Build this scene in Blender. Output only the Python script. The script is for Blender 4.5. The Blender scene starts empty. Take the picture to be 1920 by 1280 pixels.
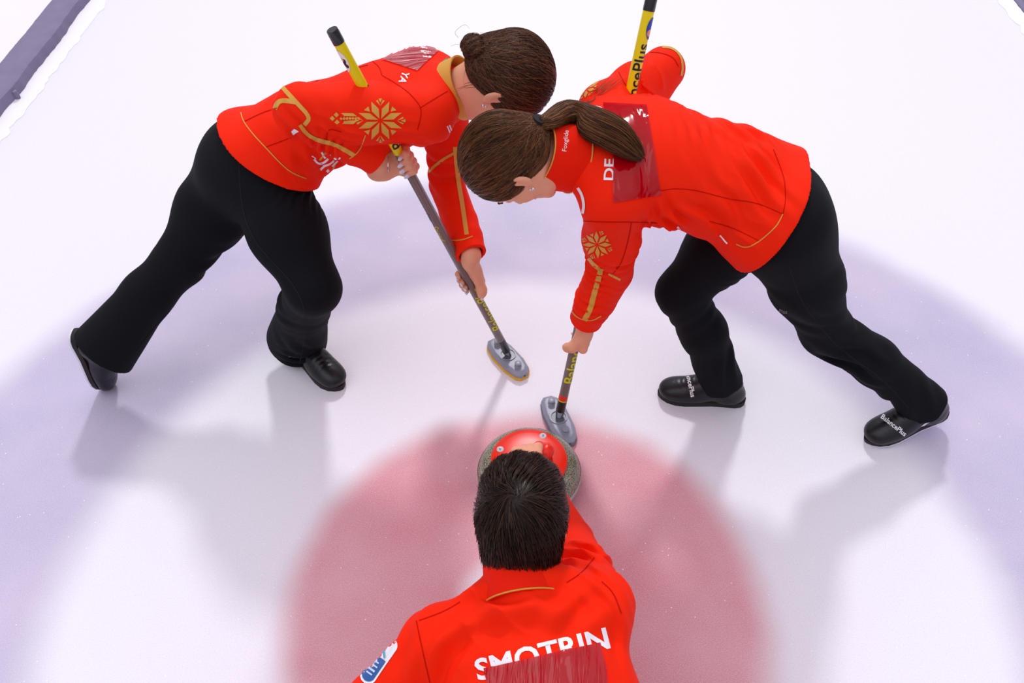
import bpy, bmesh, math, random
import numpy as np
from mathutils import Vector, Matrix
from mathutils.bvhtree import BVHTree

random.seed(7); RNG = np.random.default_rng(7)
SC = bpy.context.scene
COL = SC.collection
VOX = 1.0          # voxel size factor for the modelled surfaces

# ------------------------------------------------------------------ camera
FPX, CAM_H, TH, YAW, ROLL = 1676.7, 2.109, .80663, .04357, -.01964
def _basis():
    F = np.array([0, math.cos(TH), -math.sin(TH)]); U = np.array([0, math.sin(TH), math.cos(TH)]); R = np.array([1., 0, 0])
    c, s = math.cos(YAW), math.sin(YAW); Z = np.array([[c, -s, 0], [s, c, 0], [0, 0, 1]])
    F, U, R = Z @ F, Z @ U, Z @ R
    c, s = math.cos(ROLL), math.sin(ROLL)
    return c*R + s*U, -s*R + c*U, F
CR, CU, CF = _basis(); CC = np.array([0, 0, CAM_H])
def ray(x, y): return (x-960)*CR - (y-640)*CU + FPX*CF
def at(x, y, z):                      # the point of height z seen at (x, y)
    d = ray(x, y); return CC + d*((z-CAM_H)/d[2])
def aty(x, y, Y):                     # the point at depth Y seen at (x, y)
    d = ray(x, y); return CC + d*(Y/d[1])
def px(p):
    v = np.asarray(p)-CC; w = v @ CF
    return 960+FPX*(v @ CR)/w, 640-FPX*(v @ CU)/w
cam = bpy.data.cameras.new('camera'); camo = bpy.data.objects.new('camera', cam); COL.objects.link(camo)
cam.sensor_width = 36; cam.lens = FPX/1920*36; cam.clip_start = .05; cam.clip_end = 200
camo.matrix_world = Matrix(((CR[0], CU[0], -CF[0], 0), (CR[1], CU[1], -CF[1], 0), (CR[2], CU[2], -CF[2], CAM_H), (0, 0, 0, 1)))
SC.camera = camo

# ------------------------------------------------------------------ light
SC.view_settings.view_transform = 'Standard'; SC.view_settings.look = 'None'
SC.view_settings.gamma = 1; SC.view_settings.use_curve_mapping = False
SC.view_settings.exposure = 0.0
W = bpy.data.worlds.new('arena'); SC.world = W; W.use_nodes = True
bg = W.node_tree.nodes['Background']; bg.inputs[1].default_value = 1.0
_t = W.node_tree.nodes.new('ShaderNodeTexCoord'); _s = W.node_tree.nodes.new('ShaderNodeSeparateXYZ'); _r = W.node_tree.nodes.new('ShaderNodeValToRGB')
W.node_tree.links.new(_t.outputs['Generated'], _s.inputs[0]); W.node_tree.links.new(_s.outputs['Z'], _r.inputs[0]); W.node_tree.links.new(_r.outputs[0], bg.inputs[0])
_r.color_ramp.elements[0].position = 0; _r.color_ramp.elements[0].color = (.30, .28, .34, 1)        # stands, seen low
_r.color_ramp.elements[1].position = .75; _r.color_ramp.elements[1].color = (.885, .86, .95, 1)     # bright roof with its lamps
def sun(name, direction, energy, angle, color):
    l = bpy.data.lights.new(name, 'SUN'); l.energy = energy; l.angle = angle; l.color = color
    o = bpy.data.objects.new(name, l); COL.objects.link(o); o.location = (0, 4, 6)
    o.rotation_euler = Vector(direction).to_track_quat('-Z', 'Y').to_euler()
sun('arena_floodlights', (.0, -1.0, -1.0), 1.22, math.radians(6), (1, .985, 1))
sun('arena_side_lights', (.5, .35, -1.3), .5, math.radians(50), (1, .98, 1))

# ------------------------------------------------------------------ materials
def hexc(r, g, b):
    f = lambda c: ((c/255+.055)/1.055)**2.4 if c > 10 else c/255/12.92
    return (f(r), f(g), f(b), 1)
def mat(name, col, rough=.6, spec=.5, metal=0, bump=0, bscale=400, coat=0, sheen=0, var=0, vscale=40, alpha=1, trans=0):
    m = bpy.data.materials.new(name); m.use_nodes = True; nt = m.node_tree; b = nt.nodes['Principled BSDF']
    b.inputs['Base Color'].default_value = col; b.inputs['Roughness'].default_value = rough
    b.inputs['Specular IOR Level'].default_value = spec; b.inputs['Metallic'].default_value = metal
    b.inputs['Coat Weight'].default_value = coat; b.inputs['Sheen Weight'].default_value = sheen
    tc = nt.nodes.new('ShaderNodeTexCoord')
    if var:
        n = nt.nodes.new('ShaderNodeTexNoise'); n.inputs['Scale'].default_value = vscale; n.inputs['Detail'].default_value = 4
        nt.links.new(tc.outputs['Object'], n.inputs['Vector'])
        mx = nt.nodes.new('ShaderNodeMix'); mx.data_type = 'RGBA'
        mx.inputs['A'].default_value = tuple(c*(1-var) for c in col[:3])+(1,); mx.inputs['B'].default_value = tuple(min(1, c*(1+var)) for c in col[:3])+(1,)
        nt.links.new(n.outputs['Fac'], mx.inputs['Factor']); nt.links.new(mx.outputs['Result'], b.inputs['Base Color'])
    if bump:
        n = nt.nodes.new('ShaderNodeTexNoise'); n.inputs['Scale'].default_value = bscale; n.inputs['Detail'].default_value = 3
        nt.links.new(tc.outputs['Object'], n.inputs['Vector'])
        bp = nt.nodes.new('ShaderNodeBump'); bp.inputs['Strength'].default_value = bump; bp.inputs['Distance'].default_value = .002
        nt.links.new(n.outputs['Fac'], bp.inputs['Height']); nt.links.new(bp.outputs['Normal'], b.inputs['Normal'])
    return m
M = {}
M['red'] = mat('red_jersey', (.92, .019, .0015, 1), .7, .10, bump=.25, bscale=900)
M['redcollar'] = mat('red_collar', (.88, .014, .0015, 1), .7, .10, bump=.25, bscale=900)
M['gold'] = mat('gold_print', hexc(214, 158, 62), .5, .3)
M['white'] = mat('white_print', (.85, .83, .88, 1), .5)
M['black'] = mat('black_knit', (.0045, .005, .0075, 1), .75, .12, bump=.3, bscale=1200)
M['skin'] = mat('skin', hexc(230, 165, 132), .55, .25, var=.12, vscale=30, bump=.1, bscale=500)
M['skin'].node_tree.nodes['Principled BSDF'].inputs['Subsurface Weight'].default_value = .12
M['skin'].node_tree.nodes['Principled BSDF'].inputs['Subsurface Radius'].default_value = (.012, .005, .003)
M['nail'] = mat('nail_polish', (.62, .66, .82, 1), .15, .6, coat=.5)
M['nailc'] = mat('bare_nail', hexc(238, 190, 175), .3, .5)
M['lip'] = mat('lips', hexc(190, 95, 90), .4)
M['brow'] = mat('eyebrow', hexc(60, 38, 28), .8)
M['eyew'] = mat('eye_white', (.8, .8, .8, 1), .15)
M['iris'] = mat('iris', hexc(70, 50, 35), .15)
M['leather'] = mat('black_leather', (.007, .007, .010, 1), .33, .38, bump=.25, bscale=220)
M['gore'] = mat('black_elastic', (.010, .010, .016, 1), .7, .3, bump=.3, bscale=1500)
M['sole'] = mat('black_rubber_sole', (.012, .011, .012, 1), .6, .35)
M['solew'] = mat('white_slider', (.75, .75, .82, 1), .4)
M['welt'] = mat('brown_welt', hexc(62, 46, 40), .8, .1)
M['silver'] = mat('silver', (.7, .7, .72, 1), .2, .5, metal=1)
M['hair_tie'] = mat('hair_tie', (.004, .004, .005, 1), .8)
def hairmat(name, a, b, rough=.38):
    m = mat(name, a, rough, .22); nt = m.node_tree; bs = nt.nodes['Principled BSDF']
    at_ = nt.nodes.new('ShaderNodeAttribute'); at_.attribute_name = 'tint'
    mx = nt.nodes.new('ShaderNodeMix'); mx.data_type = 'RGBA'; mx.inputs['A'].default_value = a; mx.inputs['B'].default_value = b
    nt.links.new(at_.outputs['Fac'], mx.inputs['Factor']); nt.links.new(mx.outputs['Result'], bs.inputs['Base Color'])
    return m
M['hairA'] = hairmat('brown_hair_bun', (.020, .0085, .005, 1), (.24, .095, .042, 1))
M['hairB'] = hairmat('brown_hair_ponytail', (.020, .0080, .004, 1), (.27, .100, .030, 1))
M['hairC'] = hairmat('dark_short_hair', (.006, .003, .002, 1), (.075, .036, .020, 1))

# ------------------------------------------------------------------ object helpers
def tag(o, label=None, cat=None, group=None, kind=None):
    if label: o['label'] = label
    if cat: o['category'] = cat
    if group: o['group'] = group
    if kind: o['kind'] = kind
    return o
def base_of(parent):
    b = np.zeros(3)
    while parent is not None:
        b += np.array(parent.location); parent = parent.parent
    return b
def obj(name, V, Fc, m, parent=None, loc=None, smooth=True, mats=None, midx=None, tint=None):
    """V in world coordinates; the object's origin is loc (top level) or that of its thing."""
    V = np.asarray(V, dtype=float).reshape(-1, 3)
    org = base_of(parent) if parent is not None else (np.array(loc, float) if loc is not None else V.mean(0)*[1, 1, 0])
    me = bpy.data.meshes.new(name)
    if isinstance(Fc, np.ndarray):
        n = Fc.shape[1]; me.vertices.add(len(V)); me.vertices.foreach_set('co', (V-org).astype(np.float32).ravel())
        me.loops.add(Fc.size); me.loops.foreach_set('vertex_index', Fc.astype(np.int32).ravel())
        me.polygons.add(len(Fc)); me.polygons.foreach_set('loop_start', np.arange(0, Fc.size, n, dtype=np.int32))
        me.polygons.foreach_set('loop_total', np.full(len(Fc), n, dtype=np.int32))
        me.update(calc_edges=True)
    else:
        me.from_pydata([tuple(v) for v in (V-org)], [], Fc)
    me.validate()
    for mm in (mats or [m]): me.materials.append(mm)
    if midx is not None: me.polygons.foreach_set('material_index', np.asarray(midx, dtype=np.int32))
    me.polygons.foreach_set('use_smooth', [smooth]*len(me.polygons))
    if tint is not None:
        a = me.attributes.new('tint', 'FLOAT', 'POINT'); a.data.foreach_set('value', np.asarray(tint, dtype=np.float32))
    me.update()
    o = bpy.data.objects.new(name, me); COL.objects.link(o)
    if parent is not None: o.parent = parent
    else: o.location = org
    return o
def empty(name, loc):
    o = bpy.data.objects.new(name, None); o.location = loc; COL.objects.link(o); o.empty_display_size = .1; return o

# ------------------------------------------------------------------ implicit surfaces
def nrm(v): v = np.asarray(v, float); return v/np.linalg.norm(v)
def A3(*a): return np.array(a, float)
class Field:
    def __init__(s): s.groups = []; s.post = []; s.mask = None; s.folds = []; s.creases = []
    def group(s, k=.02): s.groups.append((k, [])); return s
    def _add(s, fn, c, r, op, k): s.groups[-1][1].append((fn, c, r, op, k)); return s
    def cone(s, a, b, ra, rb, k=.02, u=None, f=1., op='u'):
        a = np.asarray(a, float); b = np.asarray(b, float); ab = b-a; L2 = max(ab @ ab, 1e-9); u = None if u is None else nrm(u)
        def fn(P):
            q = P-a; h = np.clip(q @ ab/L2, 0, 1); q = q-h[:, None]*ab
            if u is not None: q = q+((f-1)*(q @ u))[:, None]*u
            return np.sqrt(np.einsum('ij,ij->i', q, q))-(ra+(rb-ra)*h)
        rm = max(ra, rb)*max(1, 1/f)
        return s._add(fn, (a+b)/2, math.sqrt(L2)/2+rm, op, k)
    def chain(s, pts, rs, k=.02, u=None, f=1.):
        for i in range(len(pts)-1): s.cone(pts[i], pts[i+1], rs[i], rs[i+1], k, u, f)
        return s
    def ell(s, c, r, k=.02, Mx=None, op='u'):
        c = np.asarray(c, float); r = np.asarray(r, float)
        def fn(P):
            q = P-c
            if Mx is not None: q = q @ Mx
            k0 = np.sqrt(((q/r)**2).sum(1)); k1 = np.sqrt(((q/r**2)**2).sum(1))+1e-9
            return k0*(k0-1)/k1
        return s._add(fn, c, r.max(), op, k)
    def cyl(s, a, b, R, k=.004, op='s'):
        a = np.asarray(a, float); b = np.asarray(b, float); ab = b-a; L = np.linalg.norm(ab); n = ab/L
        def fn(P):
            q = P-a; h = q @ n; r = np.linalg.norm(q-h[:, None]*n, axis=1)
            return np.maximum(r-R, np.maximum(-h, h-L))
        return s._add(fn, (a+b)/2, math.hypot(L/2, R), op, k)
    def plane(s, p, n, k=.006):        # cut away the side n points to
        p = np.asarray(p, float); n = nrm(n)
        return s._add(lambda P: -((P-p) @ n), None, 0, 's', k)
    def fold(s, c, r, d, lam, amp, ph=0., sharp=0):
        s.folds.append((np.asarray(c, float), r, nrm(d), lam, amp, ph, sharp)); return s
    def crease(s, pts, w, depth):
        s.creases.append((np.asarray(pts, float), w, depth)); return s
    def ev(s, P, c=None, rad=0):
        d = None
        for gk, pr in s.groups:
            dg = None
            for fn, pc, rr, op, k in pr:
                if c is not None and pc is not None and np.linalg.norm(pc-c) > rr*1.05+rad+max(k, gk)*1.2+.012: continue
                if dg is None:
                    if op == 'u': dg = fn(P)
                    continue
                v = fn(P)
                if op == 'u':
                    h = np.maximum(k-np.abs(dg-v), 0)/k; dg = np.minimum(dg, v)-h*h*k*.25
                else:
                    v = -v; h = np.maximum(k-np.abs(dg-v), 0)/k; dg = np.maximum(dg, v)+h*h*k*.25
            if dg is None: continue
            if d is None: d = dg
            else: h = np.maximum(gk-np.abs(d-dg), 0)/gk; d = np.minimum(d, dg)-h*h*gk*.25
        if d is None: return None
        for fc, r, n, lam, amp, ph, sharp in s.folds:
            if c is not None and np.linalg.norm(fc-c) > 2.1*r+rad: continue
            q = P-fc; e_ = np.einsum('ij,ij->i', q, q)/(r*r); w = np.exp(-e_)*np.clip(1-e_/4.4, 0, 1)
            if s.mask is not None: w = w*np.clip((P-s.mask[0]) @ s.mask[1]/s.mask[2], 0, 1)
            side = nrm(np.cross(n, [.31, .77, .55])); s2 = nrm(np.cross(n, side))
            t = 2*math.pi*(q @ n)/lam+ph+1.3*np.sin(2*math.pi*(q @ side)/(lam*4.1)+ph*2)+.8*np.sin(2*math.pi*(q @ s2)/(lam*3.3)+ph)
            wv = np.sin(t)
            if sharp: wv = 1-2*np.abs(np.sin(t/2))**.7
            d = d-amp*w*wv
        for p, n in s.post: d = np.maximum(d, (P-p) @ n)
        for pts, wd, dep in s.creases:
            best = None
            if c is not None and np.min(np.linalg.norm(pts-c, axis=1)) > 3*wd+rad+.06: continue
            for i in range(len(pts)-1):
                a, b = pts[i], pts[i+1]; ab = b-a; h = np.clip((P-a) @ ab/(ab @ ab), 0, 1); q = P-a-h[:, None]*ab
                e = np.einsum('ij,ij->i', q, q); best = e if best is None else np.minimum(best, e)
            d = d+dep*np.exp(-best/(wd*wd))
        return d
    def mesh(s, vox, B=14):
        vox *= VOX
        lo = np.full(3, 1e9); hi = -lo
        for _, pr in s.groups:
            for fn, pc, rr, op, k in pr:
                if op == 'u': lo = np.minimum(lo, pc-rr-.02); hi = np.maximum(hi, pc+rr+.02)
        bs = B*vox; nb = np.ceil((hi-lo)/bs).astype(int)+1
        G = np.stack(np.meshgrid(*[np.arange(n) for n in nb], indexing='ij'), -1).reshape(-1, 3)
        cen = lo+(G+.5)*bs; hd = bs*.866
        dc = s.ev(cen)
        G = G[np.abs(dc) < hd*1.65+.022]
        li = np.stack(np.meshgrid(*[np.arange(B+1)]*3, indexing='ij'), -1).reshape(-1, 3)
        keys = []; pos = []; quads = []
        def key(ijk): return (ijk[:, 0].astype(np.int64)+4)*(1 << 42)+(ijk[:, 1].astype(np.int64)+4)*(1 << 21)+ijk[:, 2]+4
        n1 = B+1
        cor = np.array([[i, j, k] for i in (0, 1) for j in (0, 1) for k in (0, 1)])
        edges = [(a, b) for a in range(8) for b in range(a+1, 8) if np.abs(cor[a]-cor[b]).sum() == 1]
        for g in G:
            o = g*B
            P = lo+(o+li)*vox
            d = s.ev(P, lo+(g+.5)*bs, hd+vox*2)
            if d is None: continue
            D = d.reshape(n1, n1, n1); S = D < 0
            if S.all() or not S.any(): continue
            cs = [S[a:a+B, b:b+B, c:c+B] for a, b, c in cor]
            tot = sum(x.astype(np.int8) for x in cs)
            I = np.argwhere((tot > 0) & (tot < 8))
            if len(I):
                dv = np.stack([D[I[:, 0]+a, I[:, 1]+b, I[:, 2]+c] for a, b, c in cor], 1)
                acc = np.zeros((len(I), 3)); cnt = np.zeros(len(I))
                for a, b in edges:
                    x = (dv[:, a] < 0) != (dv[:, b] < 0); t = dv[:, a]/(dv[:, a]-dv[:, b]+1e-20)
                    p = cor[a]+t[:, None]*(cor[b]-cor[a]); acc += np.where(x[:, None], p, 0); cnt += x
                pos.append(lo+(o+I+acc/cnt[:, None])*vox); keys.append(key(o+I))
            for ax in range(3):
                e = np.zeros(3, int); e[ax] = 1
                S0 = S[:B, :B, :B]; S1 = S[e[0]:e[0]+B, e[1]:e[1]+B, e[2]:e[2]+B]
                I = np.argwhere(S0 != S1)
                if not len(I): continue
                b1 = np.zeros(3, int); b1[(ax+1) % 3] = 1; b2 = np.zeros(3, int); b2[(ax+2) % 3] = 1
                q = np.stack([key(o+I-b1-b2), key(o+I-b2), key(o+I), key(o+I-b1)], 1)
                fl = ~S0[I[:, 0], I[:, 1], I[:, 2]]
                q[fl] = q[fl][:, ::-1]
                quads.append(q)
        K = np.concatenate(keys); Pp = np.concatenate(pos); Q = np.concatenate(quads)
        od = np.argsort(K); K = K[od]; Pp = Pp[od]
        ix = np.searchsorted(K, Q); ix = np.minimum(ix, len(K)-1); ok = (K[ix] == Q).all(1)
        return Pp, ix[ok]
def bvh(V, Q): return BVHTree.FromPolygons([tuple(v) for v in V], [tuple(q) for q in Q.tolist()])
def hit(tree, x, y, off=.0012):
    d = ray(x, y); r = tree.ray_cast(Vector(CC), Vector(d).normalized(), 10)
    if r[0] is None: return None, None
    n = r[1]
    if n.dot(Vector(d)) > 0: n = -n
    return np.array(r[0])+np.array(n)*off, np.array(n)

# ------------------------------------------------------------------ flat prints laid on cloth
def grid_poly(poly, step=5.):
    """triangulate a 2-D polygon finely"""
    bm = bmesh.new(); vs = [bm.verts.new((p[0], p[1], 0)) for p in poly]
    try: bm.faces.new(vs)
    except ValueError: bm.free(); return None
    return refine(bm, step)
def refine(bm, step):
    bmesh.ops.triangulate(bm, faces=bm.faces[:])
    for _ in range(7):
        long_ = [e for e in bm.edges if e.calc_length() > step*1.6]
        if not long_: break
        bmesh.ops.subdivide_edges(bm, edges=long_, cuts=1)
        bmesh.ops.triangulate(bm, faces=[f for f in bm.faces if len(f.verts) > 3])
    bm.verts.index_update()
    V = np.array([v.co[:] for v in bm.verts]); T = [[v.index for v in f.verts] for f in bm.faces]
    bm.free(); return V, T
class Print:
    def __init__(s): s.V = []; s.F = []
    def add(s, tree, VT, f=None, off=.0014, jump=.06):
        if VT is None: return s
        V, T = VT; pts = [f(v[0], v[1]) if f else (v[0], v[1]) for v in V]
        P = [hit(tree, x, y, off)[0] for x, y in pts]; b = len(s.V); idx = {}
        for i, p in enumerate(P):
            if p is not None: idx[i] = len(s.V); s.V.append(p)
        for t in T:
            if all(i in idx for i in t):
                a, bb, c = (s.V[idx[i]] for i in t)
                if max(np.linalg.norm(a-bb), np.linalg.norm(a-c), np.linalg.norm(c-bb)) < jump: s.F.append([idx[i] for i in t])
        return s
    def build(s, name, m, parent, thick=0):
        if not s.F: return None
        o = obj(name, s.V, s.F, m, parent)
        if thick:
            md = o.modifiers.new('solid', 'SOLIDIFY'); md.thickness = thick; md.offset = 0
        return o
def stroke(pts, w, step=5.):
    """polyline in the frame -> list of refined quads"""
    pts = [np.array(p, float) for p in pts]; out = []
    if len(pts) > 2:                                     # smooth it
        for _ in range(2):
            q = [pts[0]]
            for a, b in zip(pts[:-1], pts[1:]): q += [a*.75+b*.25, a*.25+b*.75]
            q.append(pts[-1]); pts = q
    L = []
    for i, p in enumerate(pts):
        t = pts[min(i+1, len(pts)-1)]-pts[max(i-1, 0)]; t /= np.linalg.norm(t)+1e-9; n = np.array([-t[1], t[0]])
        L.append((p+n*w/2, p-n*w/2))
    V = [[a[0], a[1], 0] for ab in L for a in ab]; T = []
    bm = bmesh.new(); vs = [bm.verts.new(v) for v in V]
    for i in range(len(L)-1): bm.faces.new((vs[2*i], vs[2*i+1], vs[2*i+3], vs[2*i+2]))
    return refine(bm, step)
def text_mesh(s, step=.12, shear=0, weight=0.0):
    cu = bpy.data.curves.new('t', 'FONT'); cu.body = s; cu.size = 1; cu.shear = shear; cu.offset = weight; cu.resolution_u = 3
    cu.align_x = 'CENTER'; cu.align_y = 'CENTER'
    o = bpy.data.objects.new('t', cu); COL.objects.link(o)
    dg = bpy.context.evaluated_depsgraph_get(); dg.update()
    me = bpy.data.meshes.new_from_object(o.evaluated_get(dg))
    bm = bmesh.new(); bm.from_mesh(me); bpy.data.objects.remove(o); bpy.data.curves.remove(cu); bpy.data.meshes.remove(me)
    bmesh.ops.remove_doubles(bm, verts=bm.verts[:], dist=1e-5)
    V, T = refine(bm, step)
    V[:, :2] -= (V[:, :2].max(0)+V[:, :2].min(0))/2
    return V, T
def affine(cx, cy, ang, sx, sy=None, skew=0):
    """text units -> frame; ang = reading direction in degrees (0 = to the right), y of the text is up"""
    sy = sy or sx; c, s = math.cos(math.radians(ang)), math.sin(math.radians(ang))
    def f(x, y):
        x, y = x*sx+skew*y, -y*sy
        return cx+c*x-s*y, cy+s*x+c*y
    return f

# ------------------------------------------------------------------ plain solids
class MB:
    def __init__(s): s.V = []; s.F = []
    def add(s, V, F): b = len(s.V); s.V += [np.array(v, float) for v in V]; s.F += [[i+b for i in f] for f in F]; return s
    def tube(s, pts, r, n=16, cap=True, squash=None):
        pts = [np.array(p, float) for p in pts]; rs = r if hasattr(r, '__len__') else [r]*len(pts)
        ref = None; V = []; F = []
        for i, p in enumerate(pts):
            t = nrm(pts[min(i+1, len(pts)-1)]-pts[max(i-1, 0)])
            if ref is None: ref = nrm(np.cross(t, [0, 0, 1] if abs(t[2]) < .9 else [1, 0, 0]))
            ref = nrm(ref-(ref @ t)*t); b = np.cross(t, ref)
            for k in range(n):
                a = 2*math.pi*k/n; V.append(p+rs[i]*(math.cos(a)*ref+math.sin(a)*b))
        for i in range(len(pts)-1):
            for k in range(n): F.append([i*n+k, i*n+(k+1) % n, (i+1)*n+(k+1) % n, (i+1)*n+k])
        if cap: F.append(list(range(n))[::-1]); F.append([(len(pts)-1)*n+k for k in range(n)])
        return s.add(V, F)
    def lathe(s, c, axis, prof, n=48, cap=True):
        axis = nrm(axis); u = nrm(np.cross(axis, [0, 1, 0] if abs(axis[1]) < .9 else [1, 0, 0])); v = np.cross(axis, u); c = np.array(c, float)
        V = []; F = []
        for r, h in prof:
            for k in range(n):
                a = 2*math.pi*k/n; V.append(c+axis*h+r*(math.cos(a)*u+math.sin(a)*v))
        for i in range(len(prof)-1):
            for k in range(n): F.append([i*n+k, i*n+(k+1) % n, (i+1)*n+(k+1) % n, (i+1)*n+k])
        if cap: F.append(list(range(n))[::-1]); F.append([(len(prof)-1)*n+k for k in range(n)])
        return s.add(V, F)
    def ball(s, c, r, Mx=None, n=14):
        r = np.array(r if hasattr(r, '__len__') else [r]*3, float); V = []; F = []
        for i in range(n+1):
            th = math.pi*i/n
            for k in range(2*n):
                a = math.pi*k/n; q = r*np.array([math.sin(th)*math.cos(a), math.sin(th)*math.sin(a), math.cos(th)])
                V.append(np.array(c)+(Mx @ q if Mx is not None else q))
        for i in range(n):
            for k in range(2*n): F.append([i*2*n+k, (i+1)*2*n+k, (i+1)*2*n+(k+1) % (2*n), i*2*n+(k+1) % (2*n)])
        return s.add(V, F)
    def build(s, name, m, parent=None, loc=None, smooth=True, bevel=0, **kw):
        o = obj(name, s.V, s.F, m, parent, loc, smooth, **kw)
        bm = bmesh.new(); bm.from_mesh(o.data); bmesh.ops.remove_doubles(bm, verts=bm.verts[:], dist=1e-6)
        bmesh.ops.recalc_face_normals(bm, faces=bm.faces[:]); bm.to_mesh(o.data); bm.free()
        if smooth: 
            o.data.set_sharp_from_angle(angle=math.radians(38))
        if bevel:
            md = o.modifiers.new('bevel', 'BEVEL'); md.width = bevel; md.segments = 3; md.limit_method = 'ANGLE'
        return o
# ------------------------------------------------------------------ setting
def ice_material():
    m = bpy.data.materials.new('painted_ice'); m.use_nodes = True; nt = m.node_tree; N = nt.nodes; L = nt.links; b = N['Principled BSDF']
    tc = N.new('ShaderNodeTexCoord')
    def math_(op, a, bb=None, clamp=False):
        n = N.new('ShaderNodeMath'); n.operation = op; n.use_clamp = clamp
        for i, v in enumerate((a, bb)):
            if v is None: continue
            if hasattr(v, 'links'): L.new(v, n.inputs[i])
            else: n.inputs[i].default_value = v
        return n.outputs[0]
    def noise(sc, det=3, rough=.5, vec=None):
        n = N.new('ShaderNodeTexNoise'); n.inputs['Scale'].default_value = sc; n.inputs['Detail'].default_value = det; n.inputs['Roughness'].default_value = rough
        L.new(vec or tc.outputs['Object'], n.inputs['Vector']); return n.outputs['Fac']
    sp = N.new('ShaderNodeVectorMath'); sp.operation = 'SUBTRACT'; L.new(tc.outputs['Object'], sp.inputs[0]); sp.inputs[1].default_value = (-.028, 1.100, 0)
    ln = N.new('ShaderNodeVectorMath'); ln.operation = 'LENGTH'; L.new(sp.outputs[0], ln.inputs[0])
    r = ln.outputs['Value']
    r = math_('ADD', r, math_('MULTIPLY', math_('SUBTRACT', noise(4, 2), .5), .05))
    r = math_('ADD', r, math_('MULTIPLY', math_('SUBTRACT', noise(260, 2), .5), .035))
    def step(edge, w):     # 0 inside, 1 outside
        mr = N.new('ShaderNodeMapRange'); mr.interpolation_type = 'SMOOTHSTEP'; L.new(r, mr.inputs['Value'])
        mr.inputs['From Min'].default_value = edge-w; mr.inputs['From Max'].default_value = edge+w; return mr.outputs['Result']
    def mix(f, a, bb):
        n = N.new('ShaderNodeMix'); n.data_type = 'RGBA'
        if hasattr(f, 'links'): L.new(f, n.inputs['Factor'])
        else: n.inputs['Factor'].default_value = f
        for k, v in (('A', a), ('B', bb)):
            if hasattr(v, 'links'): L.new(v, n.inputs[k])
            else: n.inputs[k].default_value = v
        return n.outputs['Result']
    white = ICE_WHITE
    cl = noise(3.2, 4)
    redc = mix(math_('MULTIPLY', cl, 1.0), ICE_RED1, ICE_RED2)
    blue = mix(cl, ICE_BLUE1, ICE_BLUE2)
    c = mix(step(.150, .045), white, redc)
    c = mix(step(.607, .062), c, white)
    c = mix(step(1.219, .085), c, blue)
    c = mix(step(1.829, .085), c, white)
    # frost grain, and the glints of frost crystals painted as white dots
    g = noise(420, 2, .7)
    gr = math_('MULTIPLY', math_('SUBTRACT', g, .47, True), 1.5)
    c = mix(math_('MULTIPLY', gr, 1.3, True), c, (.88, .86, .92, 1))
    g2 = math_('MULTIPLY', math_('SUBTRACT', .52, noise(330, 2, .7), True), 1.0)
    c = mix(math_('MULTIPLY', g2, 1.6, True), c, (.62, .50, .60, 1))
    vo = N.new('ShaderNodeTexVoronoi'); vo.inputs['Scale'].default_value = 60; L.new(tc.outputs['Object'], vo.inputs['Vector'])
    wn = N.new('ShaderNodeTexWhiteNoise'); L.new(vo.outputs['Position'], wn.inputs['Vector'])
    pick = math_('GREATER_THAN', wn.outputs['Value'], .86)
    dot = math_('MULTIPLY', math_('LESS_THAN', vo.outputs['Distance'], .085), pick)
    c = mix(dot, c, (1, 1, 1, 1))
    L.new(c, b.inputs['Base Color'])
    b.inputs['Roughness'].default_value = ICE_ROUGH; b.inputs['Specular IOR Level'].default_value = ICE_SPEC
    bp = N.new('ShaderNodeBump'); bp.inputs['Strength'].default_value = .25; bp.inputs['Distance'].default_value = .002
    L.new(noise(500, 2, .6), bp.inputs['Height']); L.new(bp.outputs['Normal'], b.inputs['Normal'])
    return m
ICE_WHITE = (.82, .805, .875, 1)
ICE_RED1 = (.63, .125, .155, 1); ICE_RED2 = (.74, .41, .47, 1)
ICE_BLUE1 = (.35, .34, .52, 1); ICE_BLUE2 = (.64, .55, .71, 1)
ICE_ROUGH = .48; ICE_SPEC = .38
bm_ = MB().add([(-2.42, -3, 0), (2.42, -3, 0), (2.42, 9, 0), (-2.42, 9, 0)], [[0, 1, 2, 3]])
floor = bm_.build('floor', ice_material(), loc=(0, 0, 0), smooth=False); floor['kind'] = 'structure'
apron = MB().add([(-9, -3, -.03), (9, -3, -.03), (9, 9, -.03), (-9, 9, -.03)], [[0, 1, 2, 3]]).build('floor', mat('pale_apron', (.86, .82, .84, 1), .7, var=.05, vscale=3), loc=(0, 0, 0), smooth=False)
apron['kind'] = 'structure'

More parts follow.
